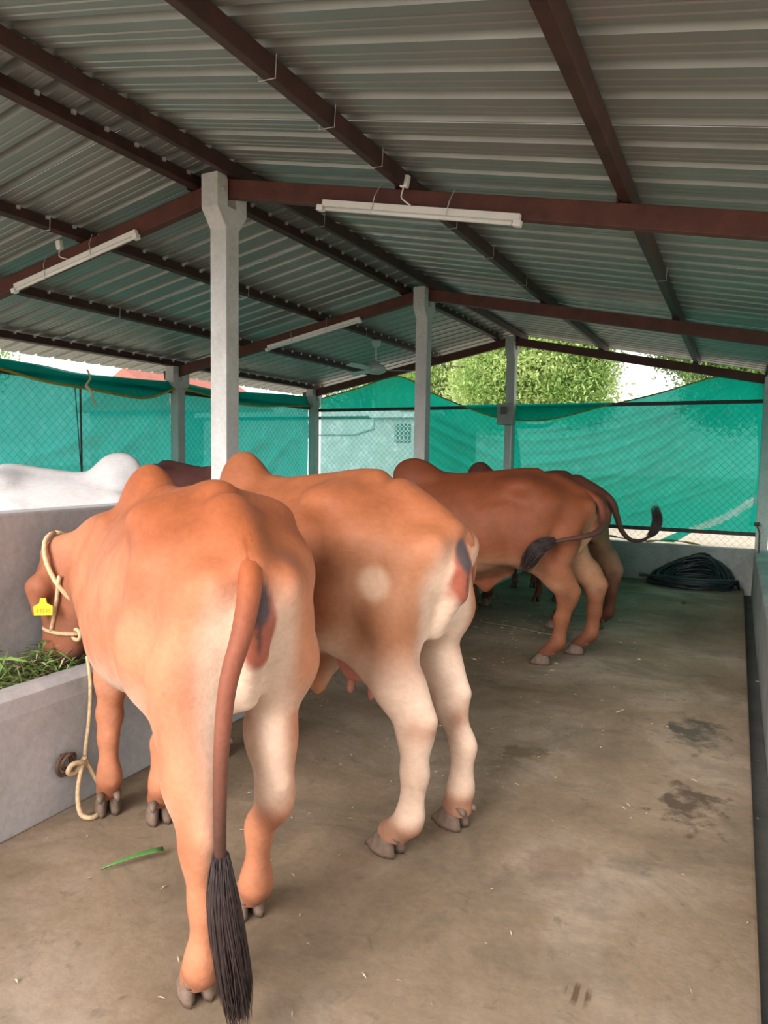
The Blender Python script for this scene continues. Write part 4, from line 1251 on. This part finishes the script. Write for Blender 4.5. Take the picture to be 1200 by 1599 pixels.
tr = empty('tether_rope', (-2.40, 2.02, 0.0))
tag(tr, 'pale tether rope knotted to the iron ring with a loop trailing to the floor', 'rope')
q = lambda x, y, z: (x + 2.40, y - 2.02, z)
MB().tube(spline([q(-2.50, 2.14, 0.60), q(-2.455, 2.115, 0.50), q(-2.43, 2.085, 0.36), q(-2.415, 2.05, 0.24), q(-2.405, 2.035, 0.18)], 8), 0.0085, 8).build('lead', M_ROPE, tr, smooth=True)
MB().tube(spline([q(-2.405, 2.035, 0.20), q(-2.38, 2.06, 0.12), q(-2.33, 2.075, 0.03), q(-2.285, 2.02, 0.013), q(-2.27, 1.955, 0.012), q(-2.31, 1.93, 0.03), q(-2.36, 1.96, 0.10), q(-2.40, 2.02, 0.185)], 8), 0.0095, 8).build('slack_loop', M_ROPE, tr, smooth=True)
MB().tube(spline([q(-2.405, 2.03, 0.20), q(-2.41, 1.99, 0.155), q(-2.408, 1.955, 0.17), q(-2.40, 1.97, 0.20), q(-2.395, 2.02, 0.19), q(-2.41, 2.04, 0.16), q(-2.40, 2.03, 0.21)], 6), 0.011, 8).build('knot', M_ROPE, tr, smooth=True)

fr = empty('loose_rope', (-1.9, 5.2, 0.0))
tag(fr, 'thin rope trailing across the floor under the red brown cow', 'rope')
MB().tube(spline([(-0.56, 1.10, 0.55), (-0.53, 1.20, 0.25), (-0.45, 1.25, 0.05), (-0.25, 1.04, 0.008), (-0.085, 0.84, 0.008), (0.2, 0.79, 0.008), (0.50, 0.70, 0.008), (0.70, 0.675, 0.008)], 8), 0.0055, 6).build('strand', M_OLDROPE, fr, smooth=True)

# ---------------------------------------------------------------- fodder, litter
def blades(name, cen, ext, n, L, w, mat, label, cat, seed, tilt=1.0, z0=0.0):
    rng = np.random.default_rng(seed)
    b = MB()
    for i in range(n):
        c = np.array(cen) + rng.normal(0, 1, 3) * np.array(ext)
        c[2] = max(c[2], z0 + 0.004)
        a = rng.uniform(0, 6.28); t = rng.normal(0, 0.35) * tilt
        l = L * rng.uniform(0.4, 1.3)
        d = np.array([math.cos(a) * math.cos(t), math.sin(a) * math.cos(t), math.sin(t)])
        s = np.array([-math.sin(a), math.cos(a), rng.normal(0, 0.4)]) * w * rng.uniform(0.5, 1.2)
        up = np.array([0, 0, 0.003 + 0.1 * l * tilt * rng.uniform(0, 1)])
        p0, p1, p2 = c - d * l / 2, c + up, c + d * l / 2
        for p in (p0, p1, p2): p[2] = max(p[2], z0 + 0.003)
        nn = len(b.v)
        b.v += [tuple(p0), tuple(p1 - s), tuple(p2), tuple(p1 + s)]
        b.f += [(nn, nn + 1, nn + 2, nn + 3)]
    o = b.build(name, mat, fix=False)
    return tag(o, label, cat, kind='stuff')

blades('fodder', (-2.70, 2.02, 0.52), (0.055, 0.17, 0.05), 900, 0.14, 0.006, M_FODDER, 'heap of chopped green fodder in the manger under the nearest cow', 'fodder', 3, 1.0, 0.28)
blades('fodder_stalks', (-2.68, 2.02, 0.56), (0.05, 0.14, 0.03), 160, 0.08, 0.005, M_STRAW, 'pale chopped stalks on the green fodder heap', 'fodder', 4, 1.0, 0.28)
blades('straw_litter', (-1.4, 3.4, 0.004), (0.8, 1.5, 0.0005), 330, 0.030, 0.0025, M_STRAW, 'pale straw crumbs scattered over the floor between the cows', 'straw', 8, 0.05, 0.0)
blades('straw_litter', (-1.7, 5.6, 0.004), (0.5, 0.8, 0.0005), 260, 0.05, 0.003, M_STRAW, 'straw bits scattered beneath the far cows', 'straw', 9, 0.05, 0.0)
for (x, y, a, L) in ((-1.18, 2.48, 0.4, 0.07), (-1.16, 2.46, 1.3, 0.06), (-0.55, 4.3, 1.1, 0.08)):
    tag(MB().bar((x - L / 2 * math.cos(a), y - L / 2 * math.sin(a), 0.004), (x + L / 2 * math.cos(a), y + L / 2 * math.sin(a), 0.006), 0.004, 0.004).build('straw_stalk', M_STRAW),
        {0.4: 'longer of two crossed straw stalks by the hoof of the fawn cow', 1.3: 'shorter of two crossed straw stalks by the hoof of the fawn cow', 1.1: 'single straw stalk on the open floor at the right'}[a], 'straw', 'loose straw stalks')

lf = MB()
p0, p1 = Vector((-1.955, 1.715, 0.006)), Vector((-1.835, 1.90, 0.006))
d = (p1 - p0).normalized(); s = Vector((-d.y, d.x, 0))
vs = []
for t, w, z in ((0, 0.001, 0.004), (0.25, 0.008, 0.012), (0.55, 0.013, 0.020), (0.85, 0.016, 0.020), (1.0, 0.015, 0.016)):
    c = p0.lerp(p1, t)
    vs += [tuple(c - s * w + Vector((0, 0, z + 0.004))), tuple(c + Vector((0, 0, z - 0.002))), tuple(c + s * w + Vector((0, 0, z + 0.004)))]
fs = []
for i in range(4):
    for k in range(2):
        a = i * 3 + k
        fs.append((a, a + 1, a + 4, a + 3))
lf.add(vs, fs)
lo = lf.build('grass_blade', M_BLADE, smooth=True)
so = lo.modifiers.new('thickness', 'SOLIDIFY'); so.thickness = 0.0015
tag(lo, 'single long green grass blade lying on the floor at the left', 'grass blade')

def lump(name, c, r, label, seed):
    F = Field((-r * 1.6, -r * 1.6, 0.0), (r * 1.6, r * 1.6, r * 1.2), r / 9)
    rg = np.random.default_rng(seed)
    F.V[:, :, :] = 1
    for i in range(7):
        a = rg.uniform(0, 6.28); q_ = rg.uniform(0, 0.5) * r
        F.ell((q_ * math.cos(a), q_ * math.sin(a), r * 0.15 + rg.uniform(0, 0.25) * r), (r * 0.5, r * 0.45, r * 0.28), r * 0.15)
    F.V[:, :, 0] = 1
    P, N, Q = F.mesh(1)
    o = MB().add(P.tolist(), Q.tolist()).build(name, M_DUNG, smooth=True, fix=False)
    o.location = (c[0], c[1], 0.0)
    return tag(o, label, 'dung')

lump('dung_pat', (-1.41, 6.62), 0.11, 'dark dung pat on the floor under the belly of the red brown cow', 3)
lump('dung_pat', (-0.43, 7.9), 0.03, 'tiny dark dung crumb on the open floor before the hose', 6)

# ================================================================== OUTDOORS
hb = empty('house', (-8.0, 17.5, -0.145))
tag(hb, 'low whitewashed house with a lattice vent seen through the far net', 'house')
hp_ = lambda a, b_: ((a[0] + 8.0, a[1] - 17.5, a[2]), (b_[0] + 8.0, b_[1] - 17.5, b_[2]))
MB().box(*hp_((-8.25, 16.0, 0), (-6.95, 20, 2.55))).build('front_wall', M_WALLW, hb)
MB().box(*hp_((-15.0, 17.4, 0), (-8.26, 22, 2.60))).build('side_wall', M_WALLB, hb)
MB().box(*hp_((-8.33, 15.85, 2.551), (-6.85, 20.1, 2.68))).build('front_roof_slab', M_WALLB, hb)
MB().box(*hp_((-15.2, 17.2, 2.681), (-8.1, 22.2, 2.82))).build('side_roof_slab', M_WALLB, hb)
vent = MB().box(*hp_((-7.68, 15.97, 1.95), (-7.26, 15.999, 2.40))).build('vent', M_DARK, hb)
for i in range(4):
    MB().bar((-7.68 + 0.105 * (i + 0.5) + 8.0, -1.545, 1.95), (-7.68 + 0.105 * (i + 0.5) + 8.0, -1.545, 2.40), 0.03, 0.03, (0, 1, 0)).build('lattice_bar', M_WALLW, vent)
    MB().bar((-7.68 + 8.0, -1.545, 2.0 + 0.11 * i), (-7.26 + 8.0, -1.545, 2.0 + 0.11 * i), 0.03, 0.03).build('lattice_bar', M_WALLW, vent)
MB().tube([(-9.0 + 8, -0.15, 3.1), (-9.0 + 8, -0.15, 2.35), (-9.6 + 8, -0.15, 2.2), (-11.0 + 8, -0.15, 2.2)], 0.04, 8).build('drain_pipe', M_WALLW, hb)

rh = empty('red_roofed_house', (-20.5, 23.0, -0.145))
tag(rh, 'distant house with a red clay roof glimpsed over the left net', 'house')
MB().box((-2.5, -3.0, 0), (2.0, 3.0, 3.1)).build('wall', M_WALLW, rh)
MB().prism([(-3.0, 3.101), (2.5, 3.101), (-0.25, 4.7)], 'y', -3.4, 3.4).build('roof', M_REDROOF, rh)

def tree(loc, h, blobs, mat, label, seed, n=26000, leaf=0.06):
    rng = np.random.default_rng(seed)
    root = empty('tree', loc)
    tag(root, label, 'tree', 'leafy trees around the shed')
    B = np.array(blobs, float)          # x, y, z, r
    fork = np.array([0, 0, h * 0.42])
    tk = MB()
    trunk = spline([(0, 0, 0), (0.08, 0.05, h * 0.2), (-0.05, 0.02, h * 0.42), (0.05, 0.0, h * 0.75)], 5)
    tk.tube([tuple(p) for p in trunk], np.linspace(0.22, 0.07, len(trunk)), 9)
    tk.build('trunk', M_BARK, root, smooth=True)
    br = MB()
    for b_ in B:
        for k in range(3):
            e = b_[:3] + rng.normal(0, 0.45, 3) * b_[3]
            s0 = fork * rng.uniform(0.75, 1.3)
            mid = s0 * 0.5 + e * 0.5 + rng.normal(0, 0.2, 3)
            pts = spline([s0, mid, e], 5)
            br.tube([tuple(p) for p in pts], np.linspace(0.075, 0.018, len(pts)), 6)
    br.build('branches', M_BARK, root, smooth=True, fix=False)
    # leaves hang in sprays inside each crown lobe
    wts = B[:, 3] ** 2.2; wts /= wts.sum()
    ns = n // 14
    lob = rng.choice(len(B), ns, p=wts)
    u = rng.normal(0, 1, (ns, 3)); u /= np.linalg.norm(u, axis=1)[:, None]
    cen = B[lob, :3] + u * (B[lob, 3] * rng.uniform(0.25, 1.0, ns) ** 0.5)[:, None] * np.array([1, 1, 0.8])
    c = np.repeat(cen, 14, 0) + rng.normal(0, 0.16, (ns * 14, 3))
    m_ = len(c)
    a = rng.uniform(0, 6.28, m_); tl = rng.normal(-0.4, 0.5, m_)
    d = np.stack([np.cos(a) * np.cos(tl), np.sin(a) * np.cos(tl), np.sin(tl)], 1)
    s = np.stack([-np.sin(a), np.cos(a), rng.normal(0, 0.5, m_)], 1)
    L = leaf * rng.uniform(0.6, 1.4, m_)[:, None]
    v = np.empty((m_, 4, 3))
    v[:, 0] = c - d * L; v[:, 1] = c - s * L * 0.33; v[:, 2] = c + d * L; v[:, 3] = c + s * L * 0.33
    me = bpy.data.meshes.new('foliage')
    me.vertices.add(m_ * 4); me.vertices.foreach_set('co', v.astype(np.float32).ravel())
    me.loops.add(m_ * 4); me.loops.foreach_set('vertex_index', np.arange(m_ * 4, dtype=np.int32))
    me.polygons.add(m_); me.polygons.foreach_set('loop_start', np.arange(0, m_ * 4, 4, dtype=np.int32))
    me.update(calc_edges=True)
    me.materials.append(mat)
    o = bpy.data.objects.new('foliage', me); COL.objects.link(o); o.parent = root
    o['kind'] = 'stuff'
    return root

G = -0.145
tree((-8.6, 22.0, G), 8.0, [(0, 0, 5.2, 2.2), (-2.2, 0.2, 4.9, 1.8), (2.2, 0.0, 4.9, 2.0), (0.2, 0, 7.0, 2.2), (-1.0, -0.6, 3.6, 1.3), (1.6, -0.6, 3.4, 1.4)], M_LEAF_A, 'bright leafy tree beyond the far net left of the farthest column', 1, 84000)
tree((-4.95, 16.8, G), 7.0, [(0.9, 0, 4.0, 1.6), (-0.3, -0.4, 3.3, 1.1), (1.9, -0.2, 4.9, 1.0), (1.1, 0, 5.8, 1.6), (1.6, -0.3, 3.1, 0.9), (-0.5, 0.2, 4.6, 1.2)], M_LEAF_A, 'leafy tree beyond the far net right of the farthest column', 2, 84000)
tree((0.55, 20.0, G), 7.0, [(-1.5, 0, 4.9, 1.5), (0.2, 0.2, 4.3, 1.5), (-2.0, -0.3, 6.2, 1.4), (-0.8, -0.4, 3.3, 1.2), (0.8, 0, 5.6, 1.6)], M_LEAF_B, 'darker leafy tree at the right beyond the far net', 3, 70000)
tree((-13.2, 25.0, G), 7.0, [(0, 0, 4.4, 1.9), (-1.8, 0.2, 4.2, 1.7), (1.8, 0, 4.2, 1.7), (0, 0, 6.2, 1.9)], M_LEAF_B, 'dark leafy tree standing behind the whitewashed house', 4, 26000)
tree((-19.0, 12.0, G), 6.0, [(0, 0, 4.0, 1.5), (-1.2, -1.0, 4.2, 1.4), (0.5, -1.6, 4.0, 1.3), (0, 0.2, 5.2, 1.3)], M_LEAF_A, 'leafy tree over the left net at the left edge', 5, 20000)
